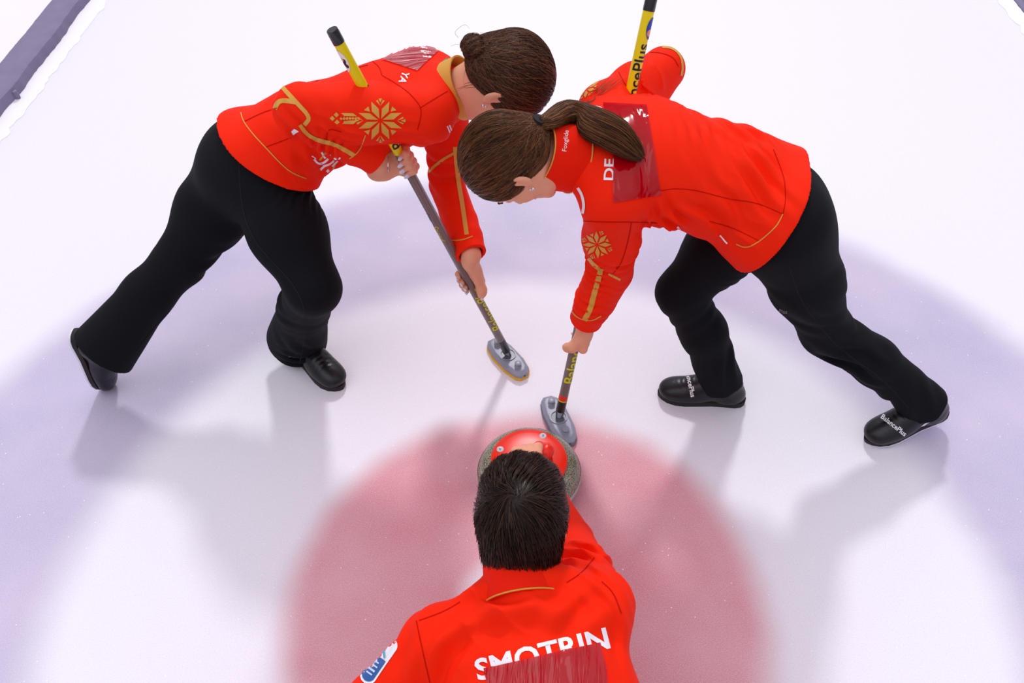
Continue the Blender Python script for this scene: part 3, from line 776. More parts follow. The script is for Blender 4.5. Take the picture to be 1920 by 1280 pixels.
# ------------------------------------------------------------------ people
def figure(J, o):
    """body (one surface), jacket and trousers for a pose J; returns objects and trees"""
    g = lambda k: np.asarray(J[k], float)
    lat = nrm(g('shL')-g('shR')); spine = nrm(g('neck')-g('waist')); dor = nrm(np.cross(lat, spine))
    if dor @ np.array([0, 0, 1]) < 0: dor = -dor
    lath = nrm(g('hipL')-g('hipR')); hipC = (g('hipL')+g('hipR'))/2
    S = o.get('size', 1.)
    # ---- body
    F = Field(); X, L = head(F, g('head'), g('face'), g('crown'), o['hs'], g('neck')+spine*.02, o.get('nr', .052))
    F.group(.03)
    F.chain([hipC, g('waist'), g('chest'), g('neck')-spine*.07], [.09, .09, .10, .05], .05, dor, 1.6)
    F.chain([g('shR'), g('neck')-spine*.06-dor*.01, g('shL')], [.034, .040, .034], .03)
    for s in 'LR':
        F.chain([g('sh'+s), g('el'+s)], [.043, .034], .03); F.chain([g('el'+s), g('wr'+s)], [.035, .024], .02)
        F.chain([g('hip'+s), g('kn'+s), g('an'+s)], [.082, .052, .034], .03)
        F.cone(g('an'+s), g('heel'+s)+(g('toe'+s)-g('heel'+s))*.32+nrm(g('an'+s)-g('heel'+s))*.03, .030, .020, .02)
    hands = {}
    for s in 'LR':
        h = o['hands'][s]; W_, tips = hand(F, elbow=None, **h); hands[s] = tips
        F.group(.02); F.cone(g('wr'+s), W_, .025, .0235, .02, u=h['w'], f=1.15)
    V, Q = F.mesh(.0031)
    base = np.array([hipC[0], hipC[1], 0.])
    body = obj('person', V, Q, M['skin'], None, base); tag(body, o['label'], 'person', 'three curlers in red jackets and black trousers')
    face_parts(body, X, L, o['hs'])
    for s in 'LR': fingernails(body, hands[s], o['nail'])
    # ---- trousers
    F = Field()
    T = o['tr']
    for s in 'LR':
        F.group(.06)
        a, k, n = g('hip'+s), g('kn'+s), g('an'+s); sh = nrm(n-k); hemp = n+sh*T['drop'][s]
        mid = a*.5+k*.5
        F.chain([a, mid, k], [T['r'][0], T['r'][1], T['r'][2]], .04)
        calf = k*.6+hemp*.4-nrm(J['toe'+s]-J['heel'+s])*.012
        F.chain([k, calf, hemp], [T['r'][2], T['r'][3], T['r'][4]], .03)
        F.cyl(hemp-sh*.004, hemp+sh*.25, .16, .006)
        F.cone(hemp-sh*.04, hemp+sh*.05, T['r'][4]-.013, T['r'][4]-.010, .003, op='s')
    F.group(.06); F.chain([g('hipL'), hipC+dor*0.0, g('hipR')], [.095, .115, .095], .05)
    F.chain([hipC, hipC*.45+g('waist')*.55], [.135, .12], .05, dor, 1.35)
    for c in o.get('butt', []): F.ell(c[0], c[1], .05)
    F.plane(g('hem')+spine*.05, spine, .01)
    for f in o.get('tfolds', []): F.fold(f[0], f[1], f[2], f[3], f[4]*2.4, *f[5:])
    for f in o.get('tcrease', []): F.crease(*f)
    V, Q = F.mesh(.0046); tr = obj('trousers', V, Q, M['black'], body); Ttree = bvh(V, Q)
    # ---- jacket
    F = Field(); R = o['jr']
    F.group(.045)
    hc = g('hem')
    F.chain([hc-spine*.05, hc+spine*.02, g('waist'), g('chest'), g('neck')-spine*.045], [R[0], R[0], R[1], R[2], R[3]], .05, dor, o.get('flat', 1.45))
    F.chain([g('shR')+spine*.0, g('neck')-spine*.05, g('shL')], [.058, .065, .058], .05)
    F.cone(g('neck')-spine*.075, g('neck')-spine*.035, .072, .060, .03)
    for c in o.get('bulk', []): F.ell(c[0], c[1], c[2])
    gr = .017
    F.chain([g('hipL'), hipC, g('hipR')], [.095+gr, .115+gr, .095+gr], .05); F.chain([hipC, hipC*.45+g('waist')*.55], [.135+gr, .12+gr], .05, dor, 1.35)
    for c in o.get('butt', []): F.ell(c[0], np.array(c[1])+gr, .05)
    for s in 'LR': F.cone(g('hip'+s), g('hip'+s)+(g('kn'+s)-g('hip'+s))*.14, o['tr']['r'][0]+gr, o['tr']['r'][0]+gr-.002, .05)
    hn = nrm(-spine+dor*o.get('hemtilt', .25)+lat*o.get('hemroll', 0))
    F.post.append((hc, hn)); F.mask = (hc+spine*.02, spine, .10)
    F.chain([hc+spine*.05, hc-spine*.08], [R[0]-.010, R[0]-.006], .003, dor, o.get('flat', 1.45)) if 0 else None
    for s in 'LR':
        F.group(.035); A_ = o['arm'][s]
        a, e, w = g('sh'+s), g('el'+s), g('wr'+s); d = nrm(w-e); cu = w+d*o['cuff'][s]
        F.chain([a, a*.5+e*.5, e], [A_[0], A_[1], A_[2]], .03)
        m1 = e*.45+cu*.55
        F.chain([e, m1, cu-d*.055, cu-d*.05, cu+d*.01], [A_[2], A_[3], A_[4]+.004, A_[4], A_[4]], .008)
        F.cyl(cu, cu+d*.2, .09, .004); F.cone(cu-d*.03, cu+d*.05, A_[4]-.010, A_[4]-.009, .003, op='s')
    for f in o.get('jfolds', []): F.fold(f[0], f[1], f[2], f[3], f[4]*2.6, *f[5:])
    for f in o.get('jcrease', []): F.crease(*f)
    V, Q = F.mesh(.0033); ja = obj('jacket', V, Q, M['red'], body); Jtree = bvh(V, Q)
    return dict(body=body, X=X, L=L, trousers=tr, Tt=Ttree, jacket=ja, Jt=Jtree, spine=spine, dor=dor, lat=lat, hipC=hipC, g=g)

# ---------- the sweeper at left, bending to the right with a low bun
def persA():
    J = {}
    J['hipR'] = aty(492, 330, 1.97); J['hipL'] = aty(462, 300, 2.11)
    J['knR'] = at(588, 540, .475); J['anR'] = A3(-.735, 1.885, .10)
    J['toeR'] = at(642, 730, 0); J['heelR'] = J['toeR']-.262*nrm([.70, -.66, 0])
    J['anR'] = J['heelR']+nrm([.70, -.66, 0])*.06+[0, 0, .10]
    J['knL'] = at(338, 488, .41); J['anL'] = at(200, 645, .165)
    J['toeL'] = at(190, 722, .004); J['heelL'] = J['toeL']+.262*nrm(at(143, 640, .22)-J['toeL'])
    _f = nrm(J['toeL']-J['heelL']); _u = nrm(np.cross(_f, [0, 1, .25])); _u = _u if _u[0] > 0 else -_u
    J['anL'] = J['heelL']+_f*.055+_u*.095
    J['waist'] = aty(575, 240, 2.04); J['chest'] = aty(715, 205, 2.03); J['neck'] = aty(848, 172, 2.0); J['hem'] = aty(512, 282, 2.03)
    J['shR'] = aty(800, 218, 1.88); J['shL'] = aty(838, 170, 2.15)
    J['elR'] = at(566, 208, .955); J['elL'] = at(838, 345, .54)
    J['head'] = aty(943, 154, 1.96); J['face'] = A3(.12, .02, -.98); J['crown'] = A3(.98, -.10, .12)
    GR = PA(.80); GR = A_foot+axA*np.dot(aty(757, 303, 1.885)-A_foot, axA); GL = A_foot+axA*np.dot(aty(878, 525, 1.912)-A_foot, axA)
    tow = nrm(CC-GR); out = nrm(CR)
    dn = -axA
    hands = {'R': dict(G=GR, a=dn, w=-tow+CU*.15, t=out-CU*.25, Rb=.0130, wrist=(.012, 0), thumb=(-20, -28, -28), toff=.040),
             'L': dict(G=GL, a=dn, w=out-tow*.1, t=-tow+out*.2, Rb=.0130, wabs=GL+out*.034-dn*.082+tow*.006, thumb=(-25, -30, -40), toff=.052, curl=(70, 130, 185, 232))}
    J['wrR'] = at(708, 298, .80); J['wrL'] = at(884, 478, .47)
    o = dict(label='person bending forward at left, brown hair in a bun, hands gripping a broom', hs=1.03, nail=M['nail'], hands=hands,
             tr=dict(r=(.105, .100, .070, .070, .096), drop=dict(R=.045, L=.035)), bulk=[(aty(790, 152, 2.12), (.10, .09, .085), .06)], jr=(.165, .150, .160, .088), arm=dict(R=(.064, .068, .066, .055, .044), L=(.064, .058, .052, .05, .044)),
             cuff=dict(R=.0, L=.0), hemtilt=-.85, hemroll=-.12)
    o['butt'] = [(aty(455, 312, 2.04), (.115, .145, .125))]
    P = lambda x, y, Y: aty(x, y, Y)
    o['jfolds'] = [(P(620, 300, 1.93), .09, (1, .2, .3), .045, .0045, .5), (P(560, 290, 1.95), .09, (.8, .1, .8), .05, .004, 1.2), (P(690, 150, 1.95), .10, (.5, .2, -1), .06, .003, 2.),
                   (P(560, 235, 1.82), .07, (1, 0, .6), .035, .003, 2.), (P(610, 280, 1.82), .05, (1, .3, -.3), .022, .0035, 0.), (P(800, 260, 1.9), .08, (.6, .2, .8), .05, .003, .7),
                   (P(830, 320, 2.1), .08, (.3, .1, 1), .05, .003, .4), (P(860, 430, 2.05), .06, (.2, .1, 1), .035, .002, .4), (P(500, 200, 2.0), .08, (1, 0, -.4), .05, .002, .9)]
    o['jfolds'] += [(P(590, 320, 1.93), .07, (1, .1, .5), .030, .0030, .2, 1), (P(640, 250, 1.80), .06, (.5, 0, 1), .028, .0022, 1., 1), (P(750, 250, 1.84), .06, (.4, .1, 1), .03, .002, .3, 1), (P(560, 170, 2.0), .07, (1, 0, .6), .04, .0022, .8, 1), (P(835, 400, 2.1), .07, (.3, .1, 1), .032, .0022, .2, 1)]
    o['tfolds'] = [(P(560, 360, 1.9), .07, (.5, .2, -1), .022, .0018, 0.), (P(560, 560, 1.85), .07, (.3, 0, 1), .05, .004, 0.), (P(400, 470, 2.), .09, (.6, 0, .8), .06, .003, 0.),
                   (P(580, 640, 1.85), .08, (1, .2, .1), .06, .003, 0.), (P(210, 640, 1.83), .07, (.7, 0, -.7), .05, .004, 1.), (P(560, 680, 1.85), .06, (.1, .2, 1), .04, .003, 1.)]
    return J, o
JA, oA = persA(); fA = figure(JA, oA)

# ---------- the sweeper at right, bending to the left with a ponytail
def persB():
    J = {}
    J['hipL'] = aty(1470, 425, 1.70); J['hipR'] = aty(1425, 385, 1.88)
    J['knL'] = at(1548, 618, .375); J['anL'] = A3(1.10, 1.677, .13)
    J['toeL'] = at(1618, 830, .0); J['heelL'] = J['toeL']+.268*nrm(at(1772, 772, .045)-J['toeL'])
    J['anL'] = J['heelL']+(J['toeL']-J['heelL'])*.37+[0, 0, .09]
    J['knR'] = at(1277, 548, .43)
    J['toeR'] = at(1230, 738, .0); J['heelR'] = J['toeR']+.268*nrm(at(1386, 752, 0)-J['toeR']); J['anR'] = J['heelR']+(J['toeR']-J['heelR'])*.31+[0, 0, .09]
    J['waist'] = aty(1375, 345, 1.80); J['chest'] = aty(1215, 300, 1.80); J['neck'] = aty(1080, 292, 1.73); J['hem'] = aty(1447, 385, 1.80)
    J['shL'] = aty(1150, 375, 1.64); J['shR'] = aty(1135, 205, 1.98)
    J['elL'] = at(1143, 508, .565); J['elR'] = at(1243, 130, .87)
    J['head'] = aty(962, 305, 1.66); J['face'] = A3(-.10, .03, -.98); J['crown'] = A3(-.97, -.14, .09)
    GL = B_foot+axB*np.dot(aty(1082, 625, 1.785)-B_foot, axB); GR = B_foot+axB*np.dot(aty(1160, 265, 2.02)-B_foot, axB)
    tow = nrm(CC-GL); out = nrm(CR)
    hands = {'L': dict(G=GL, a=-axB, w=tow+out*.45, t=out-tow*.5, Rb=.0138, wabs=GL+tow*.036+axB*.062+out*.012, thumb=(-40, -75, -100), toff=.034, curl=(60, 100, 135, 165)),
             'R': dict(G=GR, a=-axB, w=-tow, t=-out, Rb=.0138, wrist=(.0, 0))}
    J['wrL'] = at(1098, 600, .36); J['wrR'] = GR+nrm(J['elR']-GR)*.07
    o = dict(label='person bending forward at right, long brown ponytail, sweeping with a red-banded broom', hs=.975, nail=M['nailc'], hands=hands,
             tr=dict(r=(.105, .088, .064, .063, .062), drop=dict(R=.02, L=.02)), jr=(.172, .160, .165, .09), arm=dict(R=(.064, .062, .058, .052, .044), L=(.070, .066, .060, .055, .046)),
             cuff=dict(R=-.0, L=.0), hemtilt=-.12, hemroll=.38, flat=1.35)
    o['butt'] = [(aty(1460, 398, 1.80), (.112, .145, .122))]
    P = lambda x, y, Y: aty(x, y, Y)
    o['jfolds'] = [(P(1400, 300, 1.8), .12, (1, .55, .1), .050, .0050, .5), (P(1440, 360, 1.72), .10, (.9, .7, .2), .045, .0050, 1.5), (P(1330, 380, 1.7), .10, (1, .6, .5), .055, .0045, 2.3),
                   (P(1290, 260, 1.8), .10, (1, .25, 0), .035, .002, 0.), (P(1230, 180, 1.95), .06, (.6, .8, 0), .03, .003, 0.), (P(1260, 410, 1.65), .07, (.7, .3, .7), .035, .004, 0.),
                   (P(1210, 130, 2.0), .07, (1, -.2, .5), .030, .0035, 1.), (P(1150, 470, 1.68), .06, (.2, .2, 1), .035, .0040, 1.), (P(1120, 520, 1.7), .05, (.2, .1, 1), .028, .003, 0.),
                   (P(1100, 570, 1.72), .05, (.2, .1, 1), .03, .0025, .6), (P(1100, 400, 1.62), .05, (1, .5, .2), .04, .003, .6)]
    o['jfolds'] += [(P(1420, 310, 1.8), .10, (1, .75, .1), .040, .0034, .9, 1), (P(1380, 400, 1.68), .08, (.9, .8, .5), .035, .0030, .1, 1), (P(1300, 330, 1.75), .08, (1, .35, .1), .045, .0022, .5, 1), (P(1230, 140, 2.05), .07, (1, .1, .6), .028, .0026, .2, 1), (P(1130, 490, 1.68), .06, (.2, .4, 1), .030, .0030, 0, 1), (P(1240, 410, 1.65), .06, (.9, .5, .4), .03, .003, 0, 1)]
    o['tfolds'] = [(P(1570, 640, 1.72), .09, (.5, 0, .9), .045, .0050, 0.), (P(1600, 680, 1.7), .08, (.4, 0, 1), .04, .0045, 1.6), (P(1290, 580, 1.8), .07, (-.7, .2, 1), .05, .0022, 0.),
                   (P(1360, 480, 1.85), .08, (.6, 0, .9), .03, .002, 0.), (P(1690, 750, 1.68), .08, (.8, .2, .4), .06, .004, 1.), (P(1340, 680, 1.78), .09, (1, .2, .25), .05, .003, 1.), (P(1500, 560, 1.7), .1, (.5, 0, .9), .05, .0025, 1.)]
    return J, o
JB, oB = persB(); fB = figure(JB, oB)

# ---------- the crouching player at the bottom, seen from behind
def persC():
    J = {}
    J['neck'] = aty(985, 1092, .83); J['chest'] = A3(.005, .66, .50); J['waist'] = A3(.03, .46, .43); J['hem'] = A3(.04, .30, .39)
    J['shR'] = aty(1122, 1138, .80); J['shL'] = aty(824, 1204, .745)
    J['elR'] = at(1070, 1015, .34); 
    G = (ha+hb)/2+[-.003, -.004, 0]
    t = nrm([.05, 1, 0]); a = nrm(ha-hb)
    hands = {'R': dict(G=G, a=a, w=A3(0, -.25, 1), t=t, Rb=.0135, wrist=(0.0, .012), thumb=(-50, -95, -130), toff=.032, scale=1.05, fs=1.05, spread=.0205, curl=(48, 84, 122, 155), wabs=G+A3(.012, -.085, .040))}
    J['wrR'] = G+A3(.02, -.115, .055)
    J['elL'] = A3(-.41, .57, .32); J['wrL'] = A3(-.60, .42, .16)
    hands['L'] = dict(G=A3(-.66, .34, .085), a=A3(.7, -.5, 0), w=A3(0, 0, 1.), t=A3(-.5, -.7, 0), Rb=.014, scale=1.05, fs=1.08)
    J['head'] = aty(978, 985, .925); J['face'] = A3(.0, .93, -.36); J['crown'] = A3(.0, .36, .93)
    J['hipL'] = A3(-.05, .24, .33); J['hipR'] = A3(.12, .24, .33); J['knL'] = A3(-.14, .60, .33); J['anL'] = A3(-.06, .33, .11)
    J['heelL'] = A3(-.06, .27, 0); J['toeL'] = A3(-.02, .53, 0); J['knR'] = A3(.17, -.14, .14); J['anR'] = A3(.19, -.52, .085)
    J['heelR'] = A3(.19, -.56, .17); J['toeR'] = A3(.20, -.72, .0)
    o = dict(label='person crouching with back to camera, short dark hair, SMOTRIN printed across the back', hs=.985, nail=M['nailc'], hands=hands, nr=.058,
             tr=dict(r=(.11, .10, .075, .07, .085), drop=dict(R=.02, L=.0)), jr=(.175, .165, .172, .098), arm=dict(R=(.066, .054, .052, .050, .044), L=(.064, .062, .058, .054, .048)),
             cuff=dict(R=0, L=0), hemtilt=.0, flat=1.5)
    P = lambda x, y, z: at(x, y, z)
    o['jfolds'] = [(P(1000, 1160, .62), .10, (.25, -1, .2), .085, .0045, .5), (P(880, 1180, .6), .09, (.5, -1, 0), .07, .004, 1.), (P(1120, 1130, .58), .05, (1, .8, 0), .03, .0035, .4),
                   (P(1090, 1050, .5), .06, (.4, 1, .2), .032, .004, 0.), (P(960, 1110, .63), .06, (.3, 1, 0), .04, .003, 1.), (P(800, 1230, .5), .07, (1, -.3, .3), .045, .004, 0.), (P(1160, 1200, .55), .07, (1, .3, 0), .05, .003, 0.), (P(930, 1140, .62), .08, (.7, 1, 0), .05, .0028, .4, 1), (P(1100, 1100, .58), .06, (1, .9, .2), .035, .003, .4, 1), (P(1090, 1060, .5), .06, (.2, 1, .4), .028, .003, .4, 1), (P(880, 1250, .58), .09, (.9, -.3, 0), .06, .0022, .4, 1), (P(1060, 1150, .62), .07, (.8, -.8, 0), .06, .003, 1.4)]
    return J, o
JC, oC = persC(); fC = figure(JC, oC)
# ------------------------------------------------------------------ shoes
M['leatherB'] = M['leather']
sA1, LA1, XA1, tA1 = shoe(fA['body'], JA['heelR'], JA['toeR'], [0, 0, 1])
upv = nrm(np.cross(JA['toeL']-JA['heelL'], [0, 1, .25])); upv = upv if upv[0] > 0 else -upv
sA2, LA2, XA2, tA2 = shoe(fA['body'], JA['heelL'], JA['toeL'], upv, slider=True)
sB1, LB1, XB1, tB1 = shoe(fB['body'], JB['heelR'], JB['toeR'], [0, 0, 1])
sB2, LB2, XB2, tB2 = shoe(fB['body'], JB['heelL'], JB['toeL'], [0, 0, 1], slider=True)
shoe(fC['body'], JC['heelL'], JC['toeL'], [0, 0, 1]); shoe(fC['body'], JC['heelR'], JC['toeR'], [0, -.6, .8])
for par, tr_, cx, cy, ang, sz, txt in ((sB1, tB1, 1294, 716, 78, 13, 'BalancePlus'), (sB2, tB2, 1676, 797, 38, 13, 'BalancePlus')):
    Print().add(tr_, text_mesh(txt, .3, 0, .02), affine(cx, cy, ang, sz*.95, sz), off=.0008).build('lettering', M['white'], par)
Print().add(tB2, stroke([(1727, 800), (1741, 790)], 3, 3), off=.001).build('loop_tab', M['white'], sB2)

# ------------------------------------------------------------------ hair
def rnd_starts(V, n, test=None):
    out = []
    while len(out) < n:
        p = V[RNG.integers(len(V))]
        if test is None or test(p): out.append(p)
    return out
# left sweeper: combed back into a twisted bun
L, X = fA['L'], fA['X']
F = Field().group(.015); hair_base(F, L, X, 1.03, .002); V, Q = F.mesh(.0034)
hA_ = obj('hair', V, Q, M['hairA'], fA['body'], tint=RNG.random(len(V))*.25); trA = bvh(V, Q)
TA = L(.012, -.098, -.052)
strands(trA, rnd_starts(V, 4200), lambda q: TA-q+X @ A3(.02, 0, 0), 15, .009, .0035, .00065, M['hairA'], hA_, jitter=.0012, lift=.001)
bc = L(.012, -.100, -.050)
F = Field().group(.01); F.ell(bc, (.034, .024, .026), .02, X); F.ell(bc+X @ A3(.018, -.002, .012), (.020, .018, .018), .010, X); F.ell(bc+X @ A3(-.018, .0, -.010), (.021, .018, .017), .010, X); F.ell(bc+X @ A3(.0, -.010, -.014), (.018, .014, .014), .008, X)
F.fold(bc, .06, X @ A3(.7, .2, .7), .016, .0025, .4)
V, Q = F.mesh(.0026); bun = obj('bun', V, Q, M['hairA'], fA['body'], tint=RNG.random(len(V))*.35); trb = bvh(V, Q)
axb = X @ nrm(A3(.3, 1, .35))
strands(trb, rnd_starts(V, 1100), lambda q: np.cross(axb, q-bc)+(q-bc)*.1, 12, .006, .0016, .0006, M['hairA'], bun, jitter=.0016, lift=.002)
# loose hairs
paths = []
for i in range(12):
    a = TA+RNG.normal(0, .018, 3); d = nrm(X @ A3(RNG.normal(0, .8), -RNG.random()-.2, -RNG.random()*.8)); n = nrm(RNG.normal(0, 1, 3))
    ln = .015+.03*random.random(); paths.append(spline([a, a+d*ln*.5+n*.004, a+d*ln*.6+n*ln*.8, a+n*ln*1.1-X @ A3(0, 0, .01)], 12))
for i in range(9):
    a = L(.070+RNG.normal(0, .006), -.045+RNG.normal(0, .02), -.045+RNG.normal(0, .012)); d = nrm(X @ A3(.3, -.1+RNG.normal(0, .4), -1)); 
    ln = .015+.03*random.random(); paths.append(spline([a, a+d*ln*.5, a+d*ln+X @ A3(.006, 0, 0)], 8))
free_strands(paths, .0004, M['hairA'], hA_, 'loose_hairs')

# right sweeper: ponytail
L, X = fB['L'], fB['X']; hs = .98
F = Field().group(.015); hair_base(F, L, X, hs, .003); V, Q = F.mesh(.0034)
hB_ = obj('hair', V, Q, M['hairB'], fB['body'], tint=RNG.random(len(V))*.2); trB = bvh(V, Q)
TB = L(.004, -.098, -.045)
strands(trB, rnd_starts(V, 4600), lambda q: TB-q, 17, .009, .0028, .00062, M['hairB'], hB_, jitter=.0007, lift=.0005)
MB().tube([TB-X @ A3(0, -.012, .0)+X @ A3(0, 0, .002), TB+X @ A3(0, -.018, -.006)], .0155, 20).build('hair_tie', M['hair_tie'], hB_)
def back(x, y, off):                      # a point resting over the jacket's back
    p, n = hit(fB['Jt'], x, y, off)
    return p if p is not None else None
tp = [TB, TB+X @ A3(0, -.010, -.024)]
for x, y, o_ in ((1078, 236, .034), (1112, 248, .028), (1150, 266, .024), (1182, 285, .016), (1202, 298, .008)):
    p = back(x, y, o_)
    if p is not None: tp.append(p)
pr = [.012, .018, .031, .039, .040, .028, .010][:len(tp)]
F = Field().group(.01); F.chain(tp, [r*.44 for r in pr], .02, u=[0, .2, 1], f=1.15); V, Q = F.mesh(.0034)
pon = obj('ponytail', V, Q, M['hairB'], fB['body'], tint=RNG.random(len(V))*.2)
paths = []
for i in range(2600):
    a = random.random()*2*math.pi; r = math.sqrt(random.random())*.35+.76; e0 = .72+.33*random.random()
    pts = []
    for j, (p, rr) in enumerate(zip(tp, pr)):
        t = nrm(tp[min(j+1, len(tp)-1)]-tp[max(j-1, 0)]); s_ = nrm(np.cross(t, [0, 0, 1])); n_ = np.cross(s_, t)
        pts.append(p+s_*math.cos(a)*rr*r+n_*math.sin(a)*rr*r*.68+RNG.normal(0, .0012, 3))
    sp = spline(pts, 22); paths.append(sp[:max(6, int(22*min(1, e0)))])
free_strands(paths, .00085, M['hairB'], pon, 'hair_strands')
paths = []
for i in range(32):                       # thin locks falling over the far shoulder
    x0, y0 = 1062+random.random()*20, 222+random.random()*6; k = random.random(); pts = [TB+X @ A3(0, -.02, -.008)+RNG.normal(0, .003, 3)]
    tx = (1070, 195) if k < .45 else (1120, 155)
    ex = (tx[0]+(45 if k >= .45 else 12)*random.random()+8, tx[1]+RNG.normal(0, 5))
    for f_ in (.35, .7, 1.):
        p = back(x0+(ex[0]-x0)*f_, y0+(ex[1]-y0)*f_-4*math.sin(f_*3), .006)
        if p is not None: pts.append(p)
    if len(pts) > 2: paths.append(spline(pts, 12))
if paths: free_strands(paths, .0006, M['hairB'], pon, 'loose_hairs')

# crouching player: short hair from a crown whorl
L, X = fC['L'], fC['X']; hs = .985
F = Field().group(.015)
e = lambda p, r, k=.02, op='u': F.ell(L(*p), A3(*r)*hs, k, X, op)
e((0, -.014, .038), (.083, .103, .090)); e((0, .040, .075), (.066, .060, .045), .03); e((0, -.055, -.028), (.066, .050, .060), .03)
e((0, .140, -.030), (.085, .080, .125), .012, 's')
for s in (-1, 1): e((.095*s, .012, -.040), (.032, .030, .055), .008, 's')
e((0, -.02, -.140), (.10, .12, .055), .010, 's')
F.fold(L(0, .03, .10), .09, X @ A3(.8, .5, 0), .035, .002, .3)
V, Q = F.mesh(.0034); hC_ = obj('hair', V, Q, M['hairC'], fC['body'], tint=RNG.random(len(V))*.15); trC = bvh(V, Q)
WH = L(-.012, -.062, .098)
def flowC(q):
    d = q-WH; l = X.T @ (q-L(0, 0, 0))
    sw = np.cross(nrm(WH-L(0, 0, .03)), d)
    f_ = nrm(d)*1.0+nrm(sw)*.55*math.exp(-np.linalg.norm(d)/.05)
    if l[1] > -.04 and l[2] > .04: f_ = f_+X @ A3(.55, .5, 0)
    if l[1] < -.06: f_ = f_+X @ A3(0, 0, -.6)
    return f_
strands(trC, rnd_starts(V, 6500), flowC, 7, .0065, .0045, .00062, M['hairC'], hC_, jitter=.006, lift=.0055)

# ------------------------------------------------------------------ collars
for f_ in (fA, fB, fC): f_['cax'] = nrm(f_['L'](0, -.03, -.05)-f_['g']('neck'))
def cfr(f_, a, b): return nrm(f_['spine']*a+f_['cax']*b)
c0 = fA['g']('neck')+fA['spine']*.006
collar(fA['jacket'], c0, cfr(fA, .6, .4), fA['X'][:, 1], .078, .080, .040, .004, M['gold'], 'gold_collar', open_=.9)
c0 = fB['g']('neck')+fB['spine']*.004+A3(0, -.014, .0)
collar(fB['jacket'], c0, cfr(fB, .5, .5), fB['X'][:, 1], .080, .078, .099, .004, M['redcollar'], 'collar', piping=((.02, 'piping'), (1.0, 'piping')))
c0 = fC['g']('neck')-CU*.036+fC['dor']*.014
collar(fC['jacket'], c0, cfr(fC, .3, .7), fC['X'][:, 1], .086, .080, .070, .004, M['redcollar'], 'collar', piping=((.03, 'piping'),))

# ------------------------------------------------------------------ prints on the jackets
seam = mat('red_stitching', (.52, .005, .001, 1), .8, .05)
green = mat('green_print', (.02, .30, .18, 1), .5)
def filmmat(name, tint, gloss, stretch=(1, 1, 1)):
    m = bpy.data.materials.new(name); m.use_nodes = True; nt = m.node_tree; nt.nodes.clear(); N = nt.nodes.new
    out = N('ShaderNodeOutputMaterial'); t = N('ShaderNodeBsdfTransparent'); t.inputs[0].default_value = tint
    g_ = N('ShaderNodeBsdfGlossy'); g_.inputs['Roughness'].default_value = .10; mx = N('ShaderNodeMixShader')
    d_ = N('ShaderNodeBsdfDiffuse'); d_.inputs[0].default_value = (.62, .0, .012, 1); m2 = N('ShaderNodeMixShader'); m2.inputs[0].default_value = .36
    nt.links.new(t.outputs[0], m2.inputs[1]); nt.links.new(d_.outputs[0], m2.inputs[2])
    
    tc = N('ShaderNodeTexCoord'); n = N('ShaderNodeTexNoise'); n.inputs['Scale'].default_value = 9; n.inputs['Detail'].default_value = 2; n.inputs['Distortion'].default_value = 1.2
    mp = N('ShaderNodeMapping'); mp.inputs['Scale'].default_value = stretch; nt.links.new(tc.outputs['Object'], mp.inputs[0]); nt.links.new(mp.outputs[0], n.inputs['Vector']); b = N('ShaderNodeBump'); b.inputs['Strength'].default_value = 1.; b.inputs['Distance'].default_value = .016
    nt.links.new(n.outputs['Fac'], b.inputs['Height']); nt.links.new(b.outputs[0], g_.inputs['Normal']);
    mx.inputs[0].default_value = gloss; nt.links.new(m2.outputs[0], mx.inputs[1]); nt.links.new(g_.outputs[0], mx.inputs[2]); nt.links.new(mx.outputs[0], out.inputs[0]); return m
film = filmmat('red_film', (.66, .012, .015, 1), .035, (1.6, .7, 1))
film2 = filmmat('pale_red_film', (.85, .20, .28, 1), .34, (.6, 3.5, 1))
def strokes(name, m, par, tree, items, step=4, off=.0014):
    for pts, w in items: Print().add(tree, stroke(pts, w, step), off=off).build(name, m, par)
film3 = filmmat('clear_red_film', (.66, .012, .015, 1), .055, (6, .5, 1))
def star(cx, cy, r, ang, sx=1., sy=1., sk=0.):
    out = []
    f = affine(cx, cy, ang, r*sx, r*sy, sk*r)
    for k in range(8):
        th = math.radians(45*k+22.5); P = lambda rr, d: f(rr*math.cos(th+math.radians(d)), rr*math.sin(th+math.radians(d)))
        out.append([P(.10, 0), P(.60, 15), P(1., 3), P(.93, 1), P(.50, 0)] if False else [P(.10, 0), P(.58, 16), P(1.0, 0), P(.58, -16)])
        t2 = th+math.radians(22.5); P2 = lambda rr, d: f(rr*math.cos(t2+math.radians(d)), rr*math.sin(t2+math.radians(d)))
        if k % 2: out += [[P2(.72, 0), P2(.98, 11), P2(1.02, 6)], [P2(.72, 0), P2(1.02, -6), P2(.98, -11)], [P2(.88, 0), P2(1.08, 4), P2(1.08, -4)]]
        else: out.append([P2(.62, 0), P2(.86, 9), P2(.86, -9)])
    return out
def add_polys(pr, tree, polys, step=5., off=.0014):
    for p in polys: pr.add(tree, grid_poly(p, step), off=off)
    return pr
T, ja = fA['Jt'], fA['jacket']
add_polys(Print(), T, star(713, 226, 44, 0, 1, .86)).build('snowflake_print', M['gold'], ja)
dm = lambda x, y, a: [(x-a, y), (x, y-a), (x+a, y), (x, y+a)]
pr = Print(); add_polys(pr, T, [dm(623, 222, 5), dm(631, 215, 5), dm(632, 229, 5)]+[dm(640+5.5*i, 222, 3) for i in range(7)])
add_polys(pr, T, [[(640, 212), (662, 212), (670, 218), (646, 218)], [(646, 226), (670, 226), (664, 232), (642, 232)]])
pr.build('wheat_print', M['gold'], ja)
